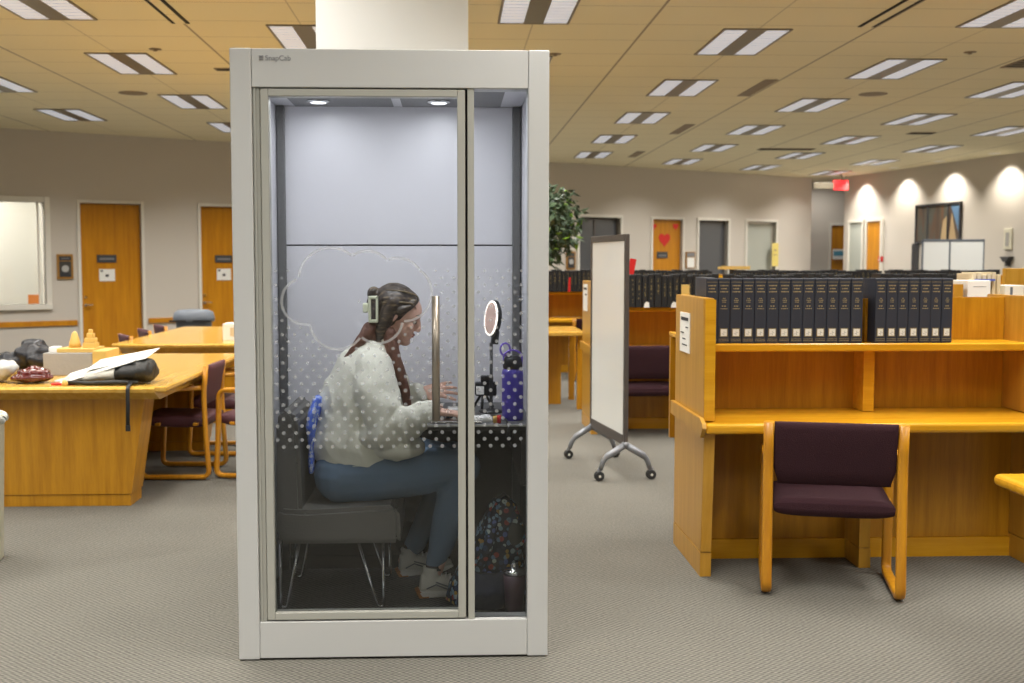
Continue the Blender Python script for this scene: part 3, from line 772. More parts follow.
# walls, roof, floor
BFL = .08
IX0, IX1, IY1 = -.793, .318, 5.15
B('side_wall', MB().m('alu').box((BX0, BY0 + .09, .02), (BX0 + .012, BY1, 2.27), .003).m('boothwall').box((BX0 + .0125, BY0 + .09, BFL), (IX0 + .004, IY1, 2.20)))
B('side_wall', MB().m('alu').box((BX1 - .03, BY0 + .09, .02), (BX1, BY1, 2.27), .003).m('boothwall').box((IX1, BY0 + .09, .84), (BX1 - .031, IY1, 2.20)).m('boothdark').box((IX1 - .002, BY0 + .09, BFL), (BX1 - .031, IY1, .84)))
B('back_wall', MB().m('alu').box((BX0, BY1 - .03, .02), (BX1, BY1, 2.27), .003)
  .m('boothwall').box((IX0, IY1, 1.580), (IX1, BY1 - .031, 2.20)).box((IX0, IY1, .83), (IX1, BY1 - .031, 1.573))
  .m('black').box((IX0, IY1 + .006, 1.573), (IX1, BY1 - .04, 1.580)).m('boothdark').box((IX0, IY1 - .004, BFL), (IX1, BY1 - .031, .83)).box((IX0, IY1 - .012, BFL), (IX1, IY1 - .004, BFL + .06)))
for x_ in (IX0 + .006, IX1 - .042):
    B('inner_post', MB().m('post').box((x_, IY1 - .035, BFL), (x_ + .036, IY1 - .001, 2.20), .004))
B('roof', MB().m('alu').box((BX0, BY0 + .09, 2.23), (BX1, BY1, 2.272), .004).m('boothwall').box((IX0, BY0 + .09, 2.202), (IX1, IY1, 2.2295)).m('boothceil').box((-.70, BY0 + .10, 2.196), (-.26, IY1 - .03, 2.2015)).box((-.22, BY0 + .10, 2.196), (.22, IY1 - .03, 2.2015)))
B('booth_floor', MB().m('alud').box((BX0 + .015, BY0 + .09, .02), (BX1 - .031, BY1 - .031, .06)).m('booth_carpet').box((IX0, BY0 + .09, .06), (IX1, IY1, BFL)))
B('levelling_foot', MB().m('rubber').lathe([(.02, 0), (.02, .02)], 12, (-.76, 4.30, 0)).lathe([(.02, 0), (.02, .02)], 12, (.31, 4.30, 0)).lathe([(.02, 0), (.02, .02)], 12, (-.76, 5.26, 0)).lathe([(.02, 0), (.02, .02)], 12, (.31, 5.26, 0)))
for x_, y_ in ((-.575, 4.93), (-.055, 4.93), (-.50, 4.36), (-.05, 4.36)):  # rear pair are the booth's own; front pair added to spread light lower
    dl = B('downlight_or_fill', MB().m('chrome').lathe([(.05, 0), (.05, -.006), (.036, -.009)], 20, (x_, y_, 2.196)).m('ledwhite').lathe([(.034, -.0095), (.032, -.011)], 20, (x_, y_, 2.196)))
    ld = bpy.data.lights.new('booth_lamp_or_fill', 'AREA'); ld.shape = 'DISK'; ld.size = .07; ld.energy = 0.7 if y_ > 4.6 else 4.6; ld.color = (.93, .95, 1.0)
    lo = bpy.data.objects.new('booth_lamp_or_fill', ld); COL.objects.link(lo); lo.parent = booth; lo.location = (x_, y_, 2.18)
# header logo and lettering
q = MB().m('logo')
for k in range(3): q.box((-.698, BY0 - .0008, 2.232 + k * .0062), (-.682, BY0 + .003, 2.2355 + k * .0062))
q.build('logo_bars', None, booth)
text_mesh('lettering', 'SnapCab', 0.0265, 'logo', booth, T(-.676, BY0 + .0012, 2.231) @ Matrix.Rotation(PI / 2, 4, 'X'))

# desk inside the booth
t = empty('booth_desk', (0, 0, 0), 0, 'narrow charcoal desk fixed inside the booth under laptop and bottle', 'desk')
MB().m('boothdark').box((-.10, 4.43, .828), (.317, 5.145, .849), .003).m('alud').box((-.102, 4.424, .845), (.317, 4.43, .853), .001).m('post').box((-.10, 4.43, .849), (.317, 5.145, .853)).build('desk_top', None, t)
MB().m('boothdark').box((.275, 4.46, .60), (.315, 5.14, .828), .004).build('desk_bracket', None, t)

# bench chair
t = empty('lounge_chair', (0, 0, .081), 0, 'dark grey vinyl armless chair with hairpin legs inside the booth', 'chair')
q = MB().m('vinylg').prism([(-.705, .275), (-.215, .275), (-.212, .30), (-.215, .41), (-.235, .432), (-.60, .412), (-.705, .42)], 'y', 4.50, 5.02, .018)
q.build('seat', None, t)
MB().m('vinylg').prism([(-.718, .30), (-.612, .30), (-.618, .60), (-.628, .775), (-.645, .812), (-.670, .824), (-.698, .812), (-.714, .775)], 'y', 4.53, 5.02, .016).build('backrest', None, t)
for (xa, xb, xc) in ((-.703, -.625, -.690), (-.385, -.285, -.295)):
    for y_ in (4.53, 4.98):
        MB().m('chrome').tube(fillet([(xa, y_, .275), (xc - .012, y_, .008), (xc + .012, y_, .008), (xb, y_, .275)], .02, 6), .0062, 8).build('leg', None, t)

# ------------------------------------------------------------------ person
Y0 = 4.78
person = None
def body_rings():
    mb = MB()
    return mb
def limb(mb, pts, rads, n=16):
    mb.tube(pts, rads, n)
    for p, r_ in zip(pts, rads): mb.ball(p, r_ * .995, 8)
def hand(mb, wrist, d, up, spread=1.0, curl=.3, side=1, scale=1.0):
    """palm + 5 fingers. d: direction of fingers, up: back-of-hand normal, side: thumb side"""
    w0 = Vector(wrist); d = Vector(d).normalized(); up = Vector(up); up = (up - d * up.dot(d)).normalized(); sd = d.cross(up) * side
    S_ = scale
    mb.loft([(w0 - d * .01, sd * .026 * S_, up * .018 * S_), (w0 + d * .02 * S_, sd * .032 * S_, up * .017 * S_), (w0 + d * .055 * S_, sd * .040 * S_, up * .014 * S_),
             (w0 + d * .085 * S_, sd * .040 * S_, up * .012 * S_), (w0 + d * .095 * S_, sd * .034 * S_, up * .009 * S_)], 16)
    lens = [.068, .076, .070, .055]
    for i in range(4):
        off = (1.5 - i) * .0195 * S_
        b0 = w0 + d * (.085 - abs(i - 1.2) * .004) * S_ + sd * off
        dd = (d + sd * (1.5 - i) * .14 * spread).normalized(); L = lens[i] * S_
        c1 = curl + i * .06
        d1 = (dd * math.cos(c1 * .5) - up * math.sin(c1 * .5)); d2 = (dd * math.cos(c1 * 1.3) - up * math.sin(c1 * 1.3)); d3 = (dd * math.cos(c1 * 2.0) - up * math.sin(c1 * 2.0))
        p1 = b0 + d1 * L * .45; p2 = p1 + d2 * L * .30; p3 = p2 + d3 * L * .25
        limb(mb, [b0 - d * .015, b0, p1, p2, p3], [.0088 * S_, .0092 * S_, .0084 * S_, .0076 * S_, .0064 * S_], 10)
    tb = w0 + d * .028 * S_ + sd * .028 * S_ - up * .004
    t1 = tb + (d * .6 + sd * .75 - up * .2).normalized() * .038 * S_; t2 = t1 + (d * .85 + sd * .4 - up * .3).normalized() * .032 * S_
    limb(mb, [tb - d * .01 - sd * .01, tb, t1, t2], [.012 * S_, .0135 * S_, .0105 * S_, .008 * S_], 10)

HP = Matrix.Translation((-.237, Y0, 1.272)) @ Matrix.Rotation(R(21), 4, 'Y')   # head: x forward, z up, pitched down
def H_(p): return HP @ Vector(p)
HR = HP.to_3x3()
NR = [(-.30, Y0, 1.06), (-.29, Y0, 1.13), (-.262, Y0, 1.20)]
SHn, ELn, WRn = Vector((-.345, 4.62, 1.06)), Vector((-.262, 4.545, .815)), Vector((-.065, 4.535, .893))
SHf, ELf, WRf = Vector((-.325, 4.94, 1.06)), Vector((-.215, 4.985, .84)), Vector((-.130, 4.955, .925))
HIn, KNn, ANn = Vector((-.44, 4.69, .618)), Vector((.035, 4.665, .640)), Vector((-.076, 4.68, .192))
HIf, KNf, ANf = Vector((-.44, 4.89, .618)), Vector((.01, 4.95, .625)), Vector((-.185, 5.03, .195))

bd = MB()
# torso and limbs
bd.loft([((-.43, Y0, .60), (.11, 0, 0), (0, .15, 0)), ((-.43, Y0, .72), (.11, 0, 0), (0, .14, 0)), ((-.41, Y0, .85), (.095, 0, 0), (0, .12, 0)),
         ((-.375, Y0, .98), (.09, 0, .02), (0, .14, 0)), ((-.335, Y0, 1.07), (.06, 0, .02), (0, .11, 0)), ((-.315, Y0, 1.10), (.05, 0, .02), (0, .06, 0))], 20)
limb(bd, NR, [.058, .054, .056])
for a, b_, c in ((SHn, ELn, WRn), (SHf, ELf, WRf)):
    limb(bd, [a, (a + b_) / 2, b_, (b_ + c) / 2, c], [.048, .043, .038, .034, .025])
for a, b_, c in ((HIn, KNn, ANn), (HIf, KNf, ANf)):
    limb(bd, [a, (a + b_) / 2, b_, b_.lerp(c, .35), c], [.095, .078, .055, .050, .034])
# feet
limb(bd, [ANn, ANn + Vector((-.03, 0, -.06)), ANn + Vector((.10, .01, -.07))], [.034, .036, .026])
limb(bd, [ANf, ANf + Vector((-.03, 0, -.05)), ANf + Vector((.08, .02, -.07))], [.034, .034, .026])
# head
bd.ball(H_((-.015, 0, .038)), (.098, .076, .086), 14, HR)
bd.ball(H_((.032, 0, .030)), (.068, .066, .074), 14, HR)
bd.ball(H_((.040, 0, -.040)), (.052, .054, .062), 14, HR)
bd.ball(H_((.070, 0, -.088)), (.026, .027, .022), 10, HR)      # chin
bd.ball(H_((.020, 0, -.060)), (.055, .050, .035), 10, HR)      # jaw
bd.loft([(H_((.086, 0, .020)), HR @ Vector((0, .009, 0)), HR @ Vector((.012, 0, .004))), (H_((.098, 0, -.002)), HR @ Vector((0, .011, 0)), HR @ Vector((.014, 0, .005))),
         (H_((.106, 0, -.020)), HR @ Vector((0, .014, 0)), HR @ Vector((.013, 0, .006))), (H_((.100, 0, -.032)), HR @ Vector((0, .013, 0)), HR @ Vector((.012, 0, .004)))], 12)
bd.ball(H_((.109, 0, -.024)), (.011, .012, .010), 8, HR)
for s_ in (-1, 1):
    bd.ball(H_((.099, s_ * .012, -.028)), (.009, .007, .007), 6, HR)
    bd.ball(H_((.078, s_ * .030, .026)), (.014, .020, .008), 8, HR)   # brow
    bd.ball(H_((.066, s_ * .038, -.020)), (.020, .018, .020), 8, HR)  # cheek
    bd.ball(H_((-.008, s_ * .072, .002)), (.017, .009, .030), 8, HR)  # ear
bd.ball(H_((.089, 0, -.050)), (.012, .020, .007), 8, HR); bd.ball(H_((.086, 0, -.062)), (.012, .018, .007), 8, HR)
hand(bd, WRn, (1, .03, -.12), (0.1, 0, 1), 1.0, .55, -1)
hand(bd, WRf, (1, -.08, .10), (-.1, -.75, .6), 1.6, .16, 1)
person = remesh(bd, 'person', 'skin', None, .0042, 3)
tag(person, 'woman in pale sweatshirt and blue leggings seated facing right, hands over a keyboard in the booth', 'person')
person['label'] = 'seated woman in pale sweatshirt and blue leggings leaning over a desk in the booth'
P_ = lambda n_, mb: mb.build(n_, None, person)
# eyes, brows, lips
q = MB().m('eye')
for s_ in (-1, 1): q.ball(H_((.078, s_ * .030, .004)), (.012, .013, .011), 10, HR)
P_('eye', q)
q = MB().m('iris')
for s_ in (-1, 1):
    q.ball(H_((.0885, s_ * .031, .002)), (.004, .006, .006), 8, HR)
    q.loft([(H_((.088, s_ * .020, .013)), (0, .001, 0), (.002, 0, .001)), (H_((.091, s_ * .031, .013)), (0, .001, 0), (.004, 0, .0015)), (H_((.084, s_ * .044, .010)), (0, .001, 0), (.002, 0, .001))], 6)
P_('eyelash', q)
q = MB().m('hair')
for s_ in (-1, 1): q.tube([H_((.092, s_ * .014, .032)), H_((.092, s_ * .030, .038)), H_((.078, s_ * .048, .032))], [.002, .0035, .0015], 8)
P_('eyebrow', q)
q = MB().m('lip').ball(H_((.0975, 0, -.0505)), (.006, .017, .0045), 8, HR).ball(H_((.0945, 0, -.060)), (.006, .015, .0048), 8, HR)
P_('lips', q)

# sweatshirt
def fold(p):
    # long soft folds that run round the sleeves and down the back
    u = p.x * 9 + p.z * 13 + noise.noise(p * 5) * 1.6
    r1 = noise.noise(Vector((u, p.y * 4, p.z * 3 - p.x * 3)))
    r2 = 1 - abs(noise.noise(Vector((p.x * 13 + p.z * 5, p.y * 5 + 7, p.z * 8)))) * 2.4
    k = 1.0 if p.z < .98 else max(.25, 1 - (p.z - .98) * 6)
    el_ = math.exp(-((p.x + .25) ** 2 + (p.z - .83) ** 2) / .012)
    return (r1 * .011 + max(r2, -.6) * (.0075 + .006 * el_)) * k
sw = MB()
def el(cx, cz, ang, ha, hb, y_=Y0): return ((cx, y_, cz), (math.cos(ang) * ha, 0, math.sin(ang) * ha), (0, hb, 0))
sw.loft([el(-.392, .640, R(-2), .175, .185), el(-.395, .668, R(-2), .200, .205), el(-.398, .72, R(-4), .212, .212), el(-.400, .80, R(-8), .202, .205), el(-.390, .88, R(-14), .182, .198),
         el(-.380, .96, R(-18), .155, .190), el(-.362, 1.05, R(-22), .132, .178), el(-.335, 1.115, R(-24), .098, .140), el(-.315, 1.165, R(-26), .070, .080)], 28)
limb(sw, [SHn + Vector((.02, .03, .0)), SHn.lerp(ELn, .35), SHn.lerp(ELn, .75), ELn, ELn.lerp(WRn, .3), ELn.lerp(WRn, .7), WRn + Vector((-.03, 0, 0))], [.083, .088, .086, .083, .076, .058, .044], 18)
limb(sw, [SHf + Vector((.02, -.03, .0)), SHf.lerp(ELf, .5), ELf, ELf.lerp(WRf, .6), WRf + Vector((-.02, 0, -.005))], [.08, .078, .07, .052, .042], 18)
# bunched cloth at the elbow and belly
sw.ball((-.30, 4.575, .79), (.085, .06, .05), 10); sw.ball((-.22, 4.60, .74), (.10, .10, .05), 10)
sweat = remesh(sw, 'sweatshirt', 'sweat', person, .0065, 5, fold)
# ribbed hem, cuff and collar
rib = MB().m('sweat')
rib.loft([el(-.385, .622, R(-4), .170, .180), el(-.385, .632, R(-4), .188, .196), el(-.385, .660, R(-4), .196, .204), el(-.385, .668, R(-4), .185, .19)], 30)
rib.lathe([(.040, 0), (.043, .01), (.040, .035), (.034, .04)], 18, (-.090, 4.535, .892), 'x')
P_('hem', rib)
cl = MB().m('sweat')
ring = [];
for k in range(25):
    a = 2 * PI * k / 24; ring.append((-.306 + .066 * math.cos(a), Y0 + .070 * math.sin(a), 1.180 - .032 * math.cos(a)))
cl.tube(ring, .010, 8, False); P_('collar', cl)

# leggings
jn = MB()
jn.loft([el(-.40, .535, 0, .14, .16), el(-.41, .58, 0, .175, .195), el(-.41, .64, 0, .165, .185), el(-.40, .70, 0, .14, .15)], 24)
limb(jn, [HIn + Vector((-.02, 0, -.01)), HIn.lerp(KNn, .3) + Vector((0, 0, -.012)), HIn.lerp(KNn, .65) + Vector((0, 0, -.01)), KNn, KNn.lerp(ANn, .22), KNn.lerp(ANn, .5), KNn.lerp(ANn, .8), ANn + Vector((0, 0, .03))], [.125, .118, .104, .082, .072, .066, .050, .039], 18)
limb(jn, [HIf + Vector((-.02, 0, -.01)), HIf.lerp(KNf, .3), HIf.lerp(KNf, .65), KNf, KNf.lerp(ANf, .3), KNf.lerp(ANf, .6), ANf + Vector((.01, 0, .02))], [.125, .115, .10, .078, .066, .056, .046], 18)
remesh(jn, 'leggings', 'denim', person, .007, 4, lambda p: noise.noise(p * 11) * .005)

# shoes
def shoe(an, yawr, tilt=0.0):
    M4 = Matrix.Translation(an) @ Matrix.Rotation(yawr, 4, 'Z') @ Matrix.Rotation(tilt, 4, 'Y')
    b0 = MB()
    b0.loft([((-.066, 0, -.085), (0, .020, 0), (0, 0, .012)), ((-.060, 0, -.060), (0, .030, 0), (0, 0, .040)), ((-.02, 0, -.052), (0, .036, 0), (0, 0, .052)), ((.03, 0, -.060), (0, .038, 0), (0, 0, .042)),
             ((.09, 0, -.070), (0, .044, 0), (0, 0, .030)), ((.14, 0, -.076), (0, .042, 0), (0, 0, .024)), ((.175, 0, -.082), (0, .024, 0), (0, 0, .014))], 20)
    b0.lathe([(.034, -.05), (.040, .0), (.042, .012)], 20, (-.012, 0, 0))
    b0.xf(M4)
    s = remesh(b0, 'shoe', 'shoe', person, .005, 3)
    c = MB().m('sole').prism([(-.075, -.090), (-.060, -.112), (.13, -.112), (.185, -.092), (.175, -.085), (.10, -.088), (.02, -.088), (-.06, -.080)], 'y', -.040, .040, .006)
    c.m('tan').prism([(-.083, -.088), (-.070, -.113), (-.030, -.113), (-.030, -.104), (-.070, -.082)], 'y', -.036, .036)
    c.m('greyink').tube([(-.04, -.041, -.072), (.0, -.044, -.055), (.05, -.046, -.078)], .003, 6).tube([(.0, -.042, -.045), (.05, -.044, -.065), (.08, -.048, -.085)], .003, 6)
    c.xf(M4).build('sole', None, s)
    l = MB().m('white')
    for k in range(4): l.tube([(.025 + k * .018, -.028, -.020 - k * .008), (.030 + k * .018, 0, -.008 - k * .008), (.025 + k * .018, .028, -.020 - k * .008)], .003, 6)
    l.xf(M4).build('laces', None, s)
    MB().m('sock').lathe([(.037, .0), (.039, .02), (.036, .028)], 18).xf(M4).build('sock', None, s)
shoe(ANn + Vector((0, 0, .008)), R(8))
shoe(ANf + Vector((0, 0, .0)), R(10), R(-4))

# hair
hr = MB()
hr.ball(H_((-.024, 0, .044)), (.095, .085, .091), 16, HR)
hr.ball(H_((-.045, 0, .000)), (.066, .080, .090), 14, HR)
hr.ball(H_((.014, 0, .086)), (.056, .060, .038), 12, HR)
limb(hr, [H_((-.070, 0, .02)), H_((-.055, 0, -.05)), H_((-.030, 0, -.11))], [.050, .050, .040])
for s_ in (-1, 1):
    limb(hr, [H_((-.03, s_ * .062, .05)), H_((-.035, s_ * .068, -.02)), H_((-.038, s_ * .064, -.08)), H_((-.03, s_ * .056, -.125))], [.035, .032, .030, .022])
    limb(hr, [H_((.055, s_ * .040, .090)), H_((.040, s_ * .064, .058)), H_((.010, s_ * .072, .028))], [.014, .016, .020])
# twisted knot at the back
hr.ball(H_((-.124, -.01, .055)), (.026, .030, .030), 10, HR); hr.ball(H_((-.112, 0, .02)), (.028, .03, .05), 10, HR)
remesh(hr, 'hair', 'hair', person, .005, 4, lambda p: noise.noise(Vector((p.x * 30, p.y * 90, p.z * 30))) * .002)
hb = MB()
limb(hb, [(-.262, 4.715, 1.20), (-.250, 4.70, 1.13), (-.222, 4.69, 1.05), (-.200, 4.695, .96), (-.190, 4.70, .90), (-.188, 4.70, .865)], [.030, .028, .024, .022, .018, .006], 12)
limb(hb, [(-.345, 4.71, 1.22), (-.385, 4.69, 1.165), (-.430, 4.69, 1.11), (-.470, 4.70, 1.05), (-.500, 4.70, .99)], [.030, .022, .016, .010, .004], 12)
limb(hb, [(-.315, 4.74, 1.23), (-.325, 4.73, 1.19), (-.335, 4.735, 1.155)], [.035, .034, .025], 12)
remesh(hb, 'hair_lengths', 'hairbr', person, .006, 3, lambda p: noise.noise(Vector((p.x * 60, p.y * 60, p.z * 14))) * .004)
q = MB().m('hairhi')
for z0, z1, dy in ((.118, .105, -.058), (.080, .050, -.078)):
    pp = [H_((.070, dy * .62, z0 - .020)), H_((.045, dy * .93, z0 - .004)), H_((.0, dy * 1.06, (z0 + z1) / 2)), H_((-.05, dy * 1.09, z1 - .006)), H_((-.08, dy * 1.0, z1 - .015))]
    q.tube(pp, [.0012, .0034, .0036, .0022, .001], 6)
P_('hair_highlights', q)
# rectangular claw clip
q = MB().m('clip'); cx, cz, yy = -.330, 1.303, 4.690
for (a, b_, c, d_) in ((-.019, -.055, -.008, .055), (.012, -.055, .022, .055)): q.box((cx + a, yy - .012, cz + b_), (cx + c, yy + .012, cz + d_), .004)
q.box((cx - .019, yy - .012, cz + .042), (cx + .022, yy + .012, cz + .056), .004).box((cx - .019, yy - .012, cz - .056), (cx + .022, yy + .012, cz - .042), .004)
q.box((cx - .042, yy - .010, cz - .014), (cx - .019, yy + .03, cz + .026), .006)
P_('hair_clip', q)

# ------------------------------------------------------------------ things in the booth
def put(name, mb, label, cat, loc=None, rz=0, group=None): return tag(mb.build(name, None, None, loc, rz), label, cat, group)
# laptop base / keyboard
t = empty('keyboard', (0, 0, 0), 0, 'flat silver keyboard under the seated woman\'s hands on the booth desk', 'keyboard')
MB().m('steel').box((-.09, 4.46, .8535), (.12, 4.74, .862), .004).build('base', None, t)
q = MB().m('darkcloth')
for i in range(11):
    for j in range(4): q.box((-.075 + i * .0165, 4.56 + j * .020, .862), (-.0615 + i * .0165, 4.576 + j * .020, .8645))
q.build('keys', None, t)
put('phone', MB().m('paper').box((.0, 4.88, .93), (.045, 4.885, .945), .003) if False else MB().m('paper').box((-.02, 4.85, .8535), (.05, 4.95, .860), .002), 'small white card on the booth desk behind the keyboard', 'card')
# light-ring mirror on stand
t = empty('ring_mirror', (.168, 4.80, .8532), 0, 'round lit mirror on a thin black stand on the booth desk', 'mirror')
MB().m('black').lathe([(.055, 0), (.055, .008), (.02, .014), (.009, .02), (.007, .03), (.007, .30)], 24, (0, 0, 0)).build('stand', None, t)
Mr = Matrix.Translation((.01, 0, .405)) @ Matrix.Rotation(R(-72), 4, 'Z') @ Matrix.Rotation(R(-6), 4, 'X')
rg = MB().m('ringglow')
rg.tube([(.072 * math.cos(2 * PI * k / 32), -.012, .072 * math.sin(2 * PI * k / 32)) for k in range(33)], .0042, 8, False).xf(Mr).build('light_ring', None, t)
MB().m('reflpaint').lathe([(.068, -.014), (.068, -.010)], 32, (0, 0, 0), 'y').xf(Mr).build('mirror_face', None, t)
MB().m('black').lathe([(.078, -.008), (.079, .004), (.06, .016), (.02, .02)], 32, (0, 0, 0), 'y').box((-.012, .0, -.11), (.012, .03, -.05), .004).xf(Mr).build('housing', None, t)
# gadgets, cards
t = empty('camera_gadget', (.135, 4.90, .8532), 0, 'black tabletop tripod with a small clamped device left of the purple bottle', 'tripod')
for a in range(3):
    an = a * 2.1 + .4; MB().m('black').tube([(0, 0, .08), (.05 * math.cos(an), .05 * math.sin(an), .006)], .006, 8).build('leg', None, t)
MB().m('black').box((-.035, -.02, .06), (.06, .03, .12), .008).box((-.01, -.03, .118), (.045, .02, .15), .006).build('body', None, t)
MB().m('white').box((-.03, -.028, .068), (.004, -.02, .104), .002).build('screen', None, t)
put('tissue', MB().m('paper').prism([(.07, .8535), (.165, .8535), (.16, .868), (.14, .874), (.11, .866), (.08, .87)], 'y', 4.50, 4.60, .004), 'crumpled white tissue at the front of the booth desk', 'tissue')
put('cable', MB().m('black').tube([(.16, 4.62, .862 + .004), (.19, 4.56, .868), (.215, 4.47, .868), (.225, 4.415, .85), (.215, 4.410, .80), (.235, 4.415, .765)], .004, 8), 'thin black cable trailing over the booth desk edge', 'cable')
put('lip_balm_tube', MB().m('red').lathe([(.008, 0), (.008, .032)], 14, (.188, 4.47, .8535)).m('castle').lathe([(.0085, .0), (.0085, .028)], 14, (.172, 4.475, .8535)), 'tiny red and yellow tubes beside the purple bottle', 'lip balm')
# purple bottle
t = empty('water_bottle', (.247, 4.56, .8532), 0, 'tall purple water bottle with black lid and loop handle', 'bottle')
MB().m('purple').lathe([(.038, 0), (.043, .004), (.044, .02), (.044, .19), (.042, .205), (.034, .213)], 32).build('body', None, t)
MB().m('black').lathe([(.037, .212), (.040, .216), (.040, .235), (.036, .252), (.026, .262), (.02, .264)], 32).build('lid', None, t)
MB().m('purpleL').sweep(fillet([(.036, 0, .222), (.040, 0, .272), (0, 0, .292), (-.038, 0, .272), (-.036, 0, .225)], .02), (0, 1, 0), .009, .004).tube([(-.03 + .020 * math.cos(a * PI / 8), 0, .290 + .026 * math.sin(a * PI / 8)) for a in range(17)], .004, 8, False).build('handle', None, t)
# tumbler
t = empty('tumbler', (.246, 4.385, .0805), 0, 'dark plum insulated tumbler with steel rims on the booth floor', 'tumbler')
MB().m('maroon').lathe([(.036, .014), (.042, .13), (.045, .178)], 28).build('body', None, t)
MB().m('chrome').lathe([(.028, 0), (.033, .002), (.034, .014)], 28).build('base_band', None, t)
MB().m('chrome').lathe([(.045, .178), (.0455, .193), (.040, .199), (.016, .201), (.016, .218), (.011, .226)], 28).build('lid', None, t)
# backpack
t = empty('floral_backpack', (.12, 4.56, .081), 0, 'navy floral backpack slumped on the booth floor behind the tumbler', 'backpack')
bp = MB()
bp.loft([((.02, 0, .02), (.17, 0, 0), (0, .11, 0)), ((.03, 0, .10), (.165, 0, 0), (0, .12, 0)), ((.055, 0, .22), (.115, 0, 0), (0, .11, 0)), ((.075, 0, .34), (.085, 0, 0), (0, .09, 0)), ((.085, -.01, .42), (.060, 0, 0), (0, .065, 0)), ((.085, -.01, .455), (.035, 0, 0), (0, .04, 0))], 22)
remesh(bp, 'pack_body', 'floral', t, .008, 4, lambda p: noise.noise(p * 14) * .012)
fp = MB(); fp.loft([((-.01, -.10, .02), (.10, 0, 0), (0, .045, 0)), ((.0, -.11, .09), (.105, 0, 0), (0, .055, 0)), ((.02, -.10, .17), (.09, 0, 0), (0, .035, 0))], 20)
remesh(fp, 'front_pocket', 'navynylon', t, .008, 4, lambda p: noise.noise(p * 20) * .008)
MB().m('floral').tube([(-.02, -.115, .16), (.02, -.125, .27), (.045, -.10, .38), (.06, -.06, .44)], [.018, .02, .02, .014], 10).tube([(.13, -.06, .20), (.155, -.06, .30), (.13, -.04, .40)], [.018, .03, .02], 10).build('strap', None, t)
MB().m('olive').ball((.135, -.05, .31), (.045, .05, .055), 10).build('side_flap', None, t)
MB().m('black').tube([(.06, -.03, .45), (.09, -.05, .475), (.11, -.03, .45)], .008, 8).build('grab_loop', None, t)
sw2 = MB(); sw2.loft([((-.11, 4.37, .088), (.02, 0, 0), (0, .03, 0)), ((-.05, 4.36, .092), (.04, 0, .01), (0, .035, 0)), ((.04, 4.38, .098), (.05, 0, .012), (0, .04, 0)), ((.10, 4.40, .091), (.02, 0, 0), (0, .03, 0))], 16)
o = remesh(sw2, 'blue_cloth', 'navynylon', None, .006, 3, lambda p: noise.noise(p * 25) * .004)
tag(o, 'crumpled dark blue cloth on the booth floor by the door', 'cloth')
# patterned pouch behind her back
pc = MB(); pc.loft([((-.588, 4.68, .62), (.010, 0, 0), (0, .06, 0)), ((-.588, 4.68, .74), (.012, 0, 0), (0, .07, 0)), ((-.588, 4.68, .82), (.024, 0, 0), (0, .10, 0)), ((-.575, 4.68, .88), (.026, 0, 0), (0, .10, 0)), ((-.560, 4.68, .94), (.018, 0, 0), (0, .07, 0))], 18)
o = remesh(pc, 'patterned_bag', 'bluepat', None, .007, 3, lambda p: noise.noise(p * 15) * .006)
tag(o, 'bright blue patterned bag squeezed behind the seated woman\'s back', 'bag')

# ------------------------------------------------------------------ sled-base chair
def make_chair(fab='plum', w=.56):
    t = empty('sled_chair', (0, 0, 0), 0)
    hw = w / 2
    for s_ in (-1, 1):
        x_ = s_ * (hw + .002)
        pth = fillet([(x_, -.225, .79), (x_, -.205, .60), (x_, -.215, .30), (x_, -.235, .022), (x_, .235, .022), (x_, .215, .30), (x_, .205, .615), (x_, -.19, .64)], .055, 6)
        MB().m('bent').sweep(pth, (1, 0, 0), .023, .016, 12, .6).build('side_frame', None, t)
    # seat: padded, curved under
    rings = []
    for y_, th, dz in ((-.225, .012, .008), (-.215, .030, .0), (-.15, .040, -.006), (0, .042, -.006), (.15, .040, 0), (.215, .032, .006), (.235, .012, .004)):
        rings.append(((0, y_, .405 + dz), (hw - .024, 0, 0), (0, 0, th * 1.15)))
    MB().m(fab).loft(rings, 32, True, True, .45).build('seat', None, t)
    rings = []
    for z_, th, yy in ((.505, .008, -.172), (.515, .018, -.174), (.58, .026, -.186), (.68, .028, -.205), (.76, .026, -.226), (.785, .018, -.232), (.793, .008, -.234)):
        wd = (hw - .022) * (1.0 if z_ > .52 else .93)
        rings.append(((0, yy, z_), (wd, 0, 0), (0, th, 0)))
    MB().m(fab).loft(rings, 32, True, True, .4).build('backrest', None, t)
    MB().m('bent').box((-hw, .10, .375), (hw, .135, .395), .004).box((-hw, -.16, .375), (hw, -.125, .395), .004).build('crossbar', None, t)
    return t
chair = make_chair('plum', .57)
chair.location = (1.745, 5.055, 0); chair.rotation_euler.z = R(-14)
tag(chair, 'plum fabric wooden sled chair at the near study carrel on the right', 'chair', 'bentwood sled chairs')
def chair_at(x_, y_, rz, label): return dup(chair, (x_, y_, 0), rz, label)
chair_at(1.70, 9.62, R(4), 'plum sled chair in front of the carrel behind the rolling whiteboard')
chair_at(1.82, 14.2, R(0), 'distant plum chair at the far carrel between booth and whiteboard')
ch2 = make_chair('plumL', .50)
ch2.location = (-1.90, 7.97, 0); ch2.rotation_euler.z = R(88)
tag(ch2, 'plum sled chair tucked under the right side of the front reading table', 'chair', 'bentwood sled chairs')
dup(ch2, (-1.80, 8.92, 0), R(90), 'plum sled chair behind the first one along the front reading table')
dup(ch2, (-1.36, 7.98, 0), R(78), 'plum chair pulled out beside the booth, cut off by its left post')
for (x_, y_, lb) in ((-2.99, 11.15, 'nearest of three plum chairs along the left side of the back table'), (-3.05, 12.05, 'middle of three plum chairs along the left side of the back table'), (-3.09, 12.85, 'farthest of three plum chairs along the left side of the back table')):
    dup(ch2, (x_, y_, 0), R(-62), lb)

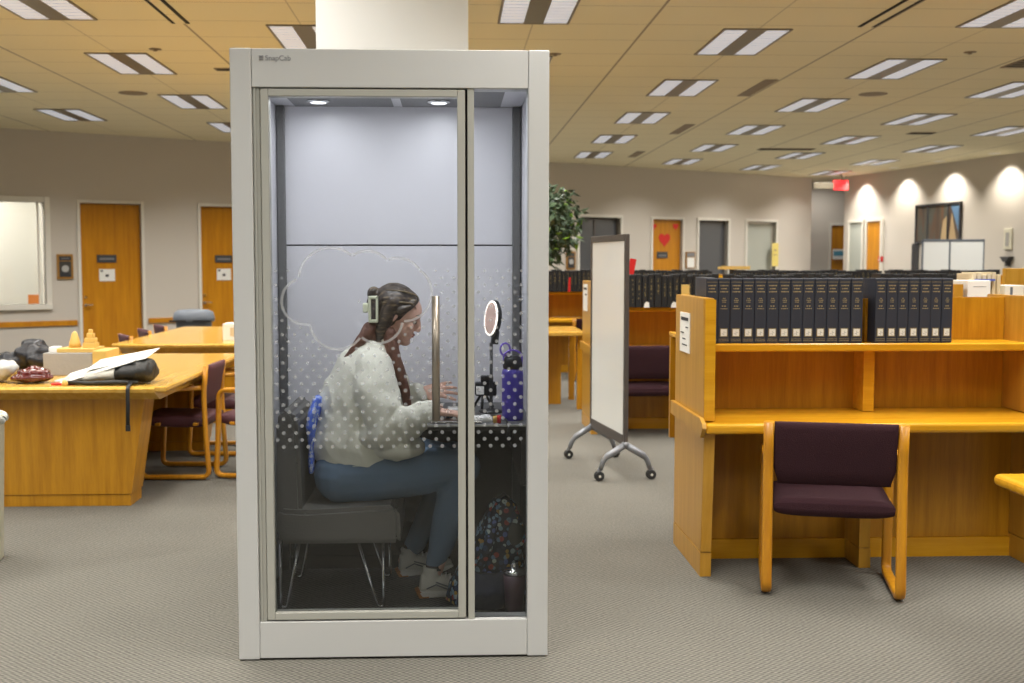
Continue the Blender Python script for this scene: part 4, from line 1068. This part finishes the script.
# ------------------------------------------------------------------ reading tables
def table(name, x0, x1, y0, y1, zt, label, bot_in=.10, base_front=.13):
    t = empty(name, (0, 0, 0), 0, label, 'table')
    # bullnose top with sloped underside
    p = [(y0 + .02, zt), (y0, zt - .015), (y0 + .005, zt - .035), (y0 + .125, zt - .09), (y1 - .05, zt - .09), (y1, zt - .03), (y1 - .02, zt)]
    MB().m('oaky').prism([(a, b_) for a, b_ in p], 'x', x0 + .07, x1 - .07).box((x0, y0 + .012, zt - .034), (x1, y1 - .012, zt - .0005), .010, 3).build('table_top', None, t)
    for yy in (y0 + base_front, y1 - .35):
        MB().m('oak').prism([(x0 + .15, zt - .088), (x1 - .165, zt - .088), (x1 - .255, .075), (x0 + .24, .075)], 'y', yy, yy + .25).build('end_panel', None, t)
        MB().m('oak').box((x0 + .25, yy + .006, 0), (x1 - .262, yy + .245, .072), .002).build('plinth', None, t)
    cx = (x0 + x1) / 2
    MB().m('oak').box((cx - .25, y0 + base_front + .25, .0), (cx + .25, y1 - .35, zt - .09)).build('spine_panel', None, t)
    return t
table('reading_table', -4.0, -1.72, 6.77, 9.28, .752, 'large honey oak reading table at left piled with bags and papers')
table('reading_table', -3.12, -.9, 10.35, 13.15, .752, 'second oak reading table further back with a white box on it')
# things on table one
zt = .7522
def blob(name, rings_, key, vox, disp, label, cat):
    b_ = MB()
    lowz = min(c[2] - r_[2] for c, r_ in rings_)
    for (c, r_) in rings_: b_.ball(c, r_, 10)
    o = remesh(b_, name, key, None, vox, 3, disp)
    for v in o.data.vertices: v.co.z = max(v.co.z, zt + .0005)
    return tag(o, label, cat)
blob('puffer_jacket', [((-3.0, 7.85, zt + .065), (.17, .14, .065)), ((-2.88, 7.82, zt + .12), (.13, .12, .07)), ((-3.13, 7.80, zt + .05), (.14, .12, .05)), ((-2.83, 7.80, zt + .07), (.10, .12, .07)), ((-2.90, 7.85, zt + .18), (.08, .08, .04))], 'jacket', .010,
     lambda p: noise.noise(p * 16) * .02, 'crumpled black puffer jacket on the front reading table', 'jacket')
blob('plastic_bag', [((-2.86, 7.08, zt + .06), (.12, .10, .055)), ((-2.78, 7.05, zt + .09), (.08, .08, .05)), ((-2.95, 7.02, zt + .05), (.10, .08, .045))], 'bag', .008,
     lambda p: noise.noise(p * 22) * .016, 'crumpled pale plastic bag at the left edge of the table', 'bag')
q = blob('wrapped_tray', [((-2.60, 7.02, zt + .035), (.13, .10, .03)), ((-2.59, 7.02, zt + .065), (.10, .08, .03)), ((-2.59, 7.02, zt + .085), (.05, .05, .018))], 'wrap', .007,
     lambda p: noise.noise(p * 30) * .010, 'shiny maroon foil-wrapped dome beside the plastic bag', 'food package')
blob('crumpled_wrapper', [((-2.36, 6.98, zt + .02), (.07, .04, .017)), ((-2.33, 6.98, zt + .035), (.05, .035, .016)), ((-2.40, 6.97, zt + .015), (.05, .04, .013))], 'greybag', .005,
     lambda p: noise.noise(p * 40) * .006, 'crumpled cream wrapper on the front edge of the table', 'wrapper')
put('red_packet', MB().m('red').box((-2.44, 6.88, zt), (-2.30, 6.92, zt + .012), .004), 'flat red packet lying in front of the cream wrapper', 'packet')
put('green_packet', MB().m('green').box((-2.36, 7.25, zt), (-2.12, 7.38, zt + .02), .006), 'flat green packet lying between the grey box and the backpack', 'packet')
t = empty('model_castle', (-2.475, 7.62, zt), 0, 'grey box topped with yellow model towers on the reading table', 'model'); t.scale = (1, 1, .9)
MB().m('greybox').box((-.22, -.15, 0), (.10, .15, .165), .004).build('box_base', None, t)
MB().m('castle').box((.101, -.15, 0), (.19, .15, .18), .004).box((-.14, -.12, .1655), (.10, .12, .195), .003).build('block_deck', None, t)
MB().m('castle').loft([((-.06, 0, .195), (.04, 0, 0), (0, .04, 0)), ((-.06, 0, .23), (.036, 0, 0), (0, .036, 0)), ((-.06, 0, .26), (.028, 0, 0), (0, .028, 0)), ((-.06, 0, .30), (.018, 0, 0), (0, .018, 0)), ((-.06, 0, .315), (.006, 0, 0), (0, .006, 0))], 16).build('round_tower', None, t)
MB().m('castle').box((.005, -.045, .195), (.09, .04, .23), .003).box((.013, -.036, .23), (.082, .032, .265), .003).box((.025, -.025, .265), (.07, .02, .30), .003).box((.035, -.012, .30), (.06, .01, .33), .003).build('stepped_tower', None, t)
MB().m('white').box((-.20, -.10, .1655), (-.145, .0, .205), .003).build('white_block', None, t)
# backpack lying with papers
t = empty('black_backpack', (-2.02, 7.00, zt), 0, 'black and grey backpack lying on the table with a strap hanging down', 'backpack'); t.scale = (.93, .93, .93)
b_ = MB(); b_.loft([((-.08, 0, .06), (0, .12, 0), (0, 0, .045)), ((.0, 0, .075), (0, .16, 0), (0, 0, .070)), ((.10, 0, .085), (0, .16, 0), (0, 0, .082)), ((.165, 0, .085), (0, .14, 0), (0, 0, .075)), ((.195, 0, .08), (0, .09, 0), (0, 0, .045))], 20)
remesh(b_, 'pack_body', 'blackbag', t, .008, 3, lambda p: noise.noise(p * 18) * .008)
b_ = MB(); b_.loft([((-.36, 0, .022), (0, .09, 0), (0, 0, .018)), ((-.22, 0, .045), (0, .14, 0), (0, 0, .038)), ((-.04, 0, .072), (0, .15, 0), (0, 0, .062))], 20)
remesh(b_, 'canvas_panel', 'greybag', t, .008, 3, lambda p: noise.noise(p * 14) * .008)
MB().m('blackbag').tube([(-.36, -.13, .02), (-.2, -.16, .016), (-.02, -.165, .022), (.12, -.15, .018)], [.012, .014, .016, .012], 8).build('zip_edge', None, t)
MB().m('black').sweep([(.08, -.18, .03), (.085, -.22, .014), (.085, -.262, .004), (.085, -.272, -.02), (.085, -.274, -.13), (.082, -.276, -.25)], (1, 0, 0), .013, .002, 8).box((.068, -.280, -.285), (.098, -.270, -.245), .002).build('strap', None, t)
Mp = T(-2.10, 7.04, zt + .118) @ Matrix.Rotation(R(-17), 4, 'Y') @ Matrix.Rotation(R(9), 4, 'X')
pp = MB().m('paper')
pp.box((-.32, -.16, .0), (.16, .12, .004)).xf(Mp)
q2 = MB().m('paper').box((-.16, -.08, 0.006), (.24, .16, .010)).xf(Mp @ Matrix.Rotation(R(-10), 4, 'Z') @ Matrix.Rotation(R(4), 4, 'Y'))
tag(pp.build('paper_folder'), 'white open folder resting across the grey and black backpack', 'folder')
tag(q2.build('paper_sheet'), 'white sheet sticking out above the folder on the backpack', 'paper')
put('glue_cap', MB().m('castle').lathe([(.018, 0), (.018, .02), (.01, .035)], 14, (-2.345, 6.85, zt)), 'tiny yellow cap next to the backpack tip', 'cap')
# table two box
q = MB().m('paper').box((-.13, -.12, 0), (.13, .12, .16), .003).m('tanpaper').box((-.06, -.1215, .04), (.0, -.1202, .12)).box((.02, -.1215, .03), (.05, -.1202, .13))
put('white_box', q, 'white cardboard box on the back reading table beside the booth post', 'box', (-2.06, 10.9, zt))
# trash cans
t = empty('trash_can', (-2.428, 5.65, 0), 0, 'cream plastic bin with a white liner at the left edge', 'trash can')
MB().m('cream').lathe([(.15, 0), (.155, .01), (.178, .70), (.185, .71), (.185, .74), (.17, .745), (.17, .72), (.145, .02)], 36).build('bin_body', None, t)
ring = [(0.183 * math.cos(a * PI / 18), .183 * math.sin(a * PI / 18), .72 + .012 * math.sin(a * 1.7)) for a in range(37)]
MB().m('bag').tube(ring, .016, 8, False).build('bin_liner', None, t)
t = empty('trash_bin', (-3.40, 14.9, 0), 0, 'large dark grey bin with domed lid against the wall left of booth', 'trash can')
MB().m('greyp').lathe([(.20, 0), (.23, .70), (.235, .72)], 30).build('bin_body', None, t)
MB().m('greyp').lathe([(.265, .72), (.27, .76), (.25, .84), (.20, .87), (.05, .88)], 30).m('slot').box((-.26, -.262, .725), (.26, -.20, .745)).build('lid', None, t)

# ------------------------------------------------------------------ study carrels
def carrel(name, x0, x1, yf, label, div=True, depth=.74, top=1.33, shelf=1.102, dividers=None, rightend=True):
    """single-sided study carrel facing -y; yf = front edge of the desk"""
    t = empty(name, (0, 0, 0), 0, label, 'study carrel')
    yb = yf + depth; ybk = yf + .575
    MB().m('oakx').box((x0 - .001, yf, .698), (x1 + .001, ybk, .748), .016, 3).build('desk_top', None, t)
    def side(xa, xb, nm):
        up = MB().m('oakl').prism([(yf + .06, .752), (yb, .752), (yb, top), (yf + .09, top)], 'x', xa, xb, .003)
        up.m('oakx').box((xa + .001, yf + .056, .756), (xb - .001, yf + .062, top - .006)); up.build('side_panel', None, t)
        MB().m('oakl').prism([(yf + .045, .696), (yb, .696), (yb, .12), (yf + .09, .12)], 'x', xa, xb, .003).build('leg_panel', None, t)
        MB().m('oakl').box((xa - .001, yf + .095, 0), (xb + .001, yb, .117), .002).build('plinth', None, t)
    side(x0, x0 + .052, 'l')
    if rightend: side(x1 - .052, x1, 'r')
    # worktop edge band on the outside
    MB().m('oakl').prism([(yf - .012, .728), (yf + .03, .680), (yb + .01, .700), (yb + .01, .770), (yf + .05, .770), (yf, .752)], 'x', x0 - .022, x0 - .002, .002).build('edge_band', None, t)
    MB().m('oak').box((x0 + .053, ybk - .03, .750), (x1 - .053, ybk, top - .01)).build('back_panel', None, t)
    MB().m('oakx').box((x0 + .053, yf + .28, shelf - .040), (x1 - .053, ybk - .031, shelf), .008, 3).build('shelf', None, t)
    MB().m('oak').box((x0 + .053, yf + .43, .10), (x1 - .053, yf + .46, .697)).build('kick_panel', None, t)
    MB().m('oakx').box((x0 + .053, yf + .415, 0), (x1 - .053, yf + .46, .098)).build('kick_plinth', None, t)
    for dx in (dividers or []):
        MB().m('oakx').box((dx - .028, yf + .40, .7502), (dx + .028, ybk - .031, shelf - .0405), .002).build('divider', None, t)
        MB().m('oakx').box((dx - .028, yf + .40, shelf + .0005), (dx + .028, ybk - .031, top - .012), .002).build('divider', None, t)
        MB().m('oakl').box((dx - .098, yf + .22, .10), (dx - .043, yf + .428, .695), .002).box((dx - .100, yf + .215, 0), (dx - .041, yf + .414, .098), .002).build('under_divider', None, t)
    return t
carrel('study_carrel', 1.180, 2.90, 5.12, 'near honey oak study carrel holding a row of navy volumes', dividers=[2.092])
# notice on the near carrel side
t = tag(MB().m('paper').box((1.1755, 5.50, 1.045), (1.1795, 5.73, 1.245)).build('carrel_notice'), 'white printed notice taped to the side of the near carrel', 'notice')
q = MB().m('ink').box((1.1742, 5.53, 1.205), (1.1754, 5.70, 1.222))
for k, (a, b_) in enumerate(((5.50, 5.56), (5.60, 5.68), (5.56, 5.63), (5.52, 5.64))): q.box((1.1742, a + .03, 1.17 - k * .03), (1.1754, b_ + .03, 1.176 - k * .03))
q.build('print_lines', None, t)

# books on the near carrel
def make_book(W=.0585, Hh=.318, D=.215):
    # cover boards and spine round a page block
    q = MB().m('navy').box((0, 0, 0), (W, .012, Hh), .004).box((0, .006, 0), (.004, D, Hh), .001).box((W - .004, .006, 0), (W, D, Hh), .001)
    q.m('pages').box((.004, .01, .006), (W - .004, D - .006, Hh - .006))
    root = q.build('bound_volume')
    g = MB().m('gold')
    def seg(z_, w0, w1, h_, nseg):
        x_ = w0
        for k in range(nseg):
            l = (w1 - w0) / nseg
            g.box((x_ + .0005, -.0008, z_), (x_ + l * (.62 + .3 * ((k * 7) % 3) / 2), .0, z_ + h_)); x_ += l
    seg(.280, .010, W - .010, .0055, 6); seg(.265, .014, W - .014, .0055, 4); seg(.250, .010, W - .010, .0055, 6)
    seg(.218, .022, W - .022, .004, 2); seg(.209, .018, W - .018, .004, 3); seg(.200, .020, W - .020, .004, 3); seg(.180, .018, W - .018, .005, 2); seg(.168, .012, W - .012, .004, 5)
    for z_ in (.299, .012, .020): g.box((.004, -.0006, z_), (W - .004, 0, z_ + .0016))
    g.build('spine_lettering', None, root)
    l = MB().m('golddim').box((.010, -.0010, .032), (W - .010, .0, .074)).m('label').box((.014, -.0016, .036), (W - .014, -.001, .070)).m('greyink').box((.0285, -.0019, .040), (.030, -.0016, .060)).box((.020, -.0019, .046), (.026, -.0016, .048)).box((.033, -.0019, .052), (.038, -.0016, .054))
    l.build('spine_label', None, root)
    return root
bk = make_book()
xs = [1.232 + i * .0592 for i in range(1, 13)] + [2.045 + i * .0595 - .004 for i in range(7)]
xs = [1.2395 + i * .0598 for i in range(13)] + [2.078 + i * .0553 for i in range(7)]
small = make_book(.0545, .318, .215)
for i, x_ in enumerate(xs):
    grp = 'navy volumes left of the shelf divider' if i < 13 else 'navy volumes right of the shelf divider'
    lb = ('navy bound volume with gold lettering left of the divider on near carrel shelf' if i < 13 else 'navy bound volume with gold lettering right of the divider on near carrel shelf')
    if i == 0: lb = 'navy volume half hidden behind the carrel side panel, first in the row'
    if i == 12: lb = 'navy volume touching the left side of the shelf divider'
    if i == 13: lb = 'navy volume touching the right side of the shelf divider'
    if i == 19: lb = 'last navy volume at the open right end of the row'
    src = bk if i < 13 else small
    o = src if i in (0, 13) else dup(src, (0, 0, 0))
    o.location = (x_, 5.422 + random.uniform(-.003, .003), 1.1022); o.rotation_euler.z = random.uniform(-.006, .006)
    if i == 19: o.rotation_euler.y = 0.0
    tag(o, lb, 'book', grp)
put('grey_bookend', MB().m('greybox').box((-.03, 0, 0), (0.0, .01, .30), .002).box((-.03, .0, 0), (0, .14, .003)) if False else MB().m('darkcloth').box((1.340, 5.93, 1.1005), (1.400, 6.13, 1.418), .003), 'dark grey volume standing behind the near carrel side panel', 'book')
# rear-facing half with file boxes
carrel_b = empty('rear_carrel', (0, 0, 0), 0, 'back half of the near carrel holding white file boxes', 'study carrel')
MB().m('oakx').box((1.25, 5.88, 1.075), (3.3, 6.40, 1.10), .004).build('shelf', None, carrel_b)
MB().m('oakl').box((2.71, 5.95, 1.101), (2.76, 6.40, 1.38)).box((3.25, 5.88, 0), (3.3, 6.48, 1.074)).build('side_panel', None, carrel_b)
MB().m('oak').box((1.24, 6.30, .5), (3.24, 6.33, 1.074)).box((2.90, 6.36, 1.101), (3.3, 6.385, 1.345)).build('back_panel', None, carrel_b)
put('file_box', MB().m('paper').box((0, 0, 0), (.125, .22, .30), .003).m('greyink').box((.03, -.001, .265), (.10, 0, .268)), 'white open file box on the rear carrel right of the books', 'file box', (2.785, 5.95, 1.1002))
q = MB().m('tanpaper')
for k in range(6): q.box((.0 + k * .028, 0, 0), (.020 + k * .028, .20, .335 + .008 * math.sin(k * 2)), .002)
q.m('bluebind').box((.01, -.02, .295), (.12, .0, .305))
put('folder_stack', q, 'bundle of tan folders standing behind the white file box', 'folders', (2.90, 6.14, 1.1002))
put('small_file_box', MB().m('label').box((0, 0, 0), (.11, .16, .27), .003).m('greyp').box((.03, -.001, .15), (.045, 0, .26)), 'smaller pale file box right of the tan folders', 'file box', (3.09, 6.15, 1.1002))
t = empty('end_carrel', (0, 0, 0), 0, 'pale oak carrel end panel rising at the far right edge', 'study carrel')
MB().m('oakl').box((3.52, 7.0, 0), (4.6, 7.05, 1.46), .004).build('side_panel', None, t)
MB().m('oakx').box((3.52, 7.051, .70), (4.6, 7.6, .74), .008).build('desk_top', None, t)
MB().m('oakl').box((3.56, 7.5, 0), (3.61, 7.59, .699)).box((4.5, 7.5, 0), (4.55, 7.59, .699)).build('leg_panel', None, t)
# low desk corner at the right edge
t = empty('side_table', (0, 0, 0), 0, 'bullnose corner of an oak table at the right edge', 'table')
MB().m('oakx').box((2.0, 2.6, .675), (3.2, 4.03, .72), .02, 4).build('table_top', None, t)
MB().m('oak').box((2.3, 2.7, 0), (2.36, 3.9, .674)).box((3.1, 2.7, 0), (3.16, 3.9, .674)).build('leg_panel', None, t)

# carrel B behind the whiteboard, C farther, plus index tables of black volumes
carrel('study_carrel', 1.21, 3.6, 9.55, 'oak study carrel behind the rolling whiteboard with black volumes on top', dividers=[2.4], depth=.80)
tag(MB().m('paper').box((1.204, 9.95, 1.06), (1.208, 10.25, 1.30)).m('ink').box((1.2025, 9.98, 1.25), (1.2035, 10.2, 1.27)).box((1.2025, 9.98, 1.2), (1.2035, 10.1, 1.215)).build('carrel_notice'), 'white notice on the end panel of the carrel behind the whiteboard', 'notice')
carrel('study_carrel', .75, 3.6, 14.75, 'distant oak carrel seen between booth and whiteboard', depth=.80)
carrel('study_carrel', 3.7, 8.2, 9.55, 'wide oak carrel hidden behind the near navy volumes', depth=.80, dividers=[5.9])
carrel('study_carrel', 3.7, 8.2, 14.75, 'wide distant oak carrel under the back rows of black volumes', depth=.80)
t = empty('small_table', (0, 0, 0), 0, 'small oak table with square leg just right of the booth', 'table')
MB().m('oaky').box((.30, 11.2, .755), (1.34, 12.2, .80), .012, 3).build('table_top', None, t)
for x_, y_ in ((1.27, 11.30), (.36, 11.30), (1.27, 12.1), (.36, 12.1)): MB().m('oak').box((x_, y_, 0), (x_ + .06, y_ + .06, .754), .004).build('leg', None, t)
MB().m('oak').box((.45, 11.75, 0), (1.15, 11.79, .754)).build('modesty_panel', None, t)

def make_black(W, seedn, tall=.29):
    rnd = random.Random(seedn)
    q = MB().m('blackbook').box((0, 0, 0), (W * .93, .22, tall), .004)
    q.m('golddim')
    x_ = W * .46; z_ = tall * .86
    for k in range(6):
        h_ = rnd.uniform(.008, .022); q.box((x_ + rnd.uniform(-.007, .004), -.0012, z_ - h_), (x_ + rnd.uniform(.004, .009), 0, z_)); z_ -= h_ + rnd.uniform(.004, .012)
        if rnd.random() < .25: z_ -= .02
    if rnd.random() < .2: q.m('label').box((W * .2, -.0014, .02), (W * .7, 0, .05))
    return q.build('black_volume')
protos = [make_black(.058, 1), make_black(.050, 2, .278), make_black(.065, 3, .296), make_black(.055, 4, .285)]
used = set()
def book_row(x0, x1, y_, z_, label, group):
    x_ = x0; rnd = random.Random(int(x0 * 10 + y_))
    while x_ < x1:
        i = rnd.randrange(4); W = (.058, .050, .065, .055)[i]
        if any(d_ - .030 - W < x_ < d_ + .030 for d_ in (2.4, 5.9)): x_ = (2.4 if x_ < 3 else 5.9) + .031
        if i in used: o = protos[i].copy(); COL.objects.link(o)
        else: o = protos[i]; used.add(i)
        o.location = (x_, y_ + rnd.uniform(0, .01), z_); tag(o, label, 'book', group); x_ += W
        if rnd.random() < .03: x_ += .05
book_row(1.27, 3.52, 9.76, 1.1022, 'black gold-lettered volume on the carrel behind the whiteboard', 'black volumes behind the whiteboard')
book_row(3.78, 4.70, 9.76, 1.1022, 'black volume in the row just above the near navy books', 'black volumes above the near row')
book_row(.83, 3.50, 14.96, 1.1022, 'black volume on the far carrel seen between booth and whiteboard', 'black volumes on the far carrel')
book_row(3.78, 7.4, 14.96, 1.1022, 'black volume in the rearmost dark row under the right wall', 'black volumes in the rearmost row')
put('oak_bookend', MB().m('oakl').box((0, 0, 0), (.30, .16, .02)).box((0, 0, .02), (.02, .16, .10)) if False else MB().m('castle').box((-.2, 0, 0), (.2, .18, .035), .004).box((-.2, 0, .035), (.2, .01, .045)), 'flat yellow-tan tray lying on the rearmost black volumes', 'tray', (3.82, 14.98, 1.40))
put('oak_divider', MB().m('castle').box((0, 0, 0), (.06, .19, .38), .006).box((-.01, -.002, 0), (.07, .2, .01)), 'upright yellow shelf marker in front of black volumes near the heart door', 'shelf marker', (1.83, 9.56, .96)) if False else None
put('shelf_marker', MB().m('castle').box((0, 0, 0), (.07, .012, .20), .002).box((0, 0, 0), (.07, .06, .004)), 'small upright yellow marker standing among the black volumes', 'shelf marker', (2.00, 9.70, 1.1022))
put('red_tag', MB().m('red').prism([(0, 0), (.05, 0), (.075, .13), (.02, .14)], 'y', 0, .012), 'red paper tag sticking up right beside the whiteboard', 'paper tag', (1.545, 9.80, 1.392))
put('red_ribbon', MB().m('red').prism([(0, 0), (.03, 0), (.035, .19), (.01, .19)], 'y', 0, .006), 'thin red ribbon hanging in front of the far black volumes', 'ribbon', (1.55, 14.93, 1.1022))
put('blue_volume', MB().m('bluebind').box((0, 0, 0), (.04, .2, .30), .003).m('paper').box((.01, -.001, .05), (.03, 0, .09)), 'blue volume standing out among the back dark rows', 'book', (4.76, 9.76, 1.1022))
for x_, lb in ((1.68, 'white slips of paper at the foot of the black volumes, left one'), (1.92, 'white slips of paper at the foot of the black volumes, middle one'), (2.02, 'white slips of paper at the foot of the black volumes, right one')):
    put('paper_slip', MB().m('paper').prism([(0, 0), (.05, 0), (.045, .045), (.02, .05), (.005, .03)], 'y', 0, .006), lb, 'paper', (x_, 9.752, 1.1022))

# ------------------------------------------------------------------ rolling whiteboard
a0 = Vector((1.190, 7.60, 0)); a1 = Vector((1.070, 8.48, 0)); L_ = (a1 - a0).length; az = math.atan2((a1 - a0).y, (a1 - a0).x)
t = empty('rolling_whiteboard', a0, az, 'tall rolling whiteboard with dark frame standing in the aisle', 'whiteboard')
MB().m('board').box((.02, -.010, .30), (L_ - .02, .010, 1.646)).build('writing_panel', None, t)
fr = MB().m('boardframe').box((-.016, -.015, .22), (.020, .015, 1.69), .004).box((L_ - .02, -.015, .22), (L_ + .016, .015, 1.69), .004).box((.02, -.015, 1.645), (L_ - .02, .015, 1.69), .004).box((.02, -.015, .24), (L_ - .02, .015, .31), .004)
fr.build('frame', None, t)
for x_, sgn in ((.0, 1), (L_, 1)):
    for s_ in (-1, 1):
        lg = MB().m('foot').tube(fillet([(x_, 0, .245), (x_, s_ * .15, .155), (x_, s_ * .178, .075)], .05), [.024] * 3 + [.019] * 4 + [.016], 12)
        l = lg.build('foot_arm', None, t)
        cs = MB().m('rubber')
        for q_ in (-.014, .014): cs.lathe([(.030, -.008), (.033, -.004), (.033, .004), (.030, .008)], 18, (x_ + q_, s_ * .185, .034), 'x')
        cs.m('foot').box((x_ - .012, s_ * .185 - .014, .045), (x_ + .012, s_ * .185 + .014, .085), .005).m('label').lathe([(.009, -.001), (.009, .001)], 12, (x_ - .024, s_ * .185, .034), 'x')
        cs.build('caster', None, l)
    MB().m('foot').ball((x_, 0, .245), (.03, .03, .026), 8).build('hub', None, t)

# folding partition boards far right
t = empty('folding_partition', (7.9, 18.6, 0), R(-6), 'pair of pale folding display boards in front of the painting', 'display board')
for k, (xa, xb) in enumerate(((0.02, .44), (.47, 1.0))):
    MB().m('board').box((xa, -.015, .25), (xb, .015, 1.84)).build('panel', None, t)
fr = MB().m('greyp')
for x_ in (0, .445, 1.0): fr.box((x_, -.02, 0), (x_ + .022, .02, 1.88), .002)
fr.box((0, -.02, 1.84), (1.02, .02, 1.88), .002).box((0, -.02, .2), (1.02, .02, .25), .002)
fr.build('frame', None, t)
MB().m('rubber').box((-.03, -.25, 0), (.05, .25, .03), .005).box((.97, -.25, 0), (1.05, .25, .03), .005).build('foot', None, t)

# ------------------------------------------------------------------ indoor tree
t = empty('potted_ficus', (0.98, 12.9, 0), 0, 'leafy green indoor ficus tree half hidden by the booth', 'tree')
MB().m('terra').lathe([(.18, 0), (.24, .40), (.25, .42), (.22, .42), (.20, .36)], 28).build('planter', None, t)
tr = MB().m('bark').tube([(0, 0, .3), (.02, .02, .9), (-.02, .0, 1.5), (.03, 0, 2.1)], [.03, .027, .022, .012], 10)
for k in range(9):
    a = k * 2.4; z_ = 1.5 + k * .07; tr.tube([(0, 0, z_), (.16 * math.cos(a), .16 * math.sin(a), z_ + .12), (.30 * math.cos(a), .30 * math.sin(a), z_ + .16)], [.012, .008, .004], 6)
tr.build('trunk', None, t)
rnd = random.Random(5)
def leaf(mb, c, s_):
    d = Vector((rnd.uniform(-1, 1), rnd.uniform(-1, 1), rnd.uniform(-1.2, .3))).normalized(); sdv = d.cross(Vector((rnd.uniform(-1, 1), rnd.uniform(-1, 1), 1))).normalized(); nn = d.cross(sdv) * s_ * .12
    c = Vector(c); p = [c, c + d * s_ * .35 + sdv * s_ * .24 + nn, c + d * s_, c + d * s_ * .35 - sdv * s_ * .24 + nn]
    mid = c + d * s_ * .4 - nn * .5
    v = [mb.bm.verts.new(x__) for x__ in p + [mid]]
    mb._done([mb.bm.faces.new((v[0], v[1], v[4])), mb.bm.faces.new((v[1], v[2], v[4])), mb.bm.faces.new((v[2], v[3], v[4])), mb.bm.faces.new((v[3], v[0], v[4]))])
lv = MB()
for k in range(1700):
    lv.m('leafl' if rnd.random() < .045 else 'leafd')
    v3 = Vector((rnd.gauss(0, 1), rnd.gauss(0, 1), rnd.gauss(0, 1))).normalized()
    lump = 1 + .16 * math.sin(v3.x * 6 + 1) * math.sin(v3.z * 7) + .10 * math.sin(v3.y * 9 + v3.z * 5)
    q3 = v3 * (rnd.uniform(.35, 1.0) ** .5) * lump
    leaf(lv, (q3.x * .50, q3.y * .50, 1.92 + q3.z * .47), rnd.uniform(.08, .14))
lv.build('foliage', None, t)
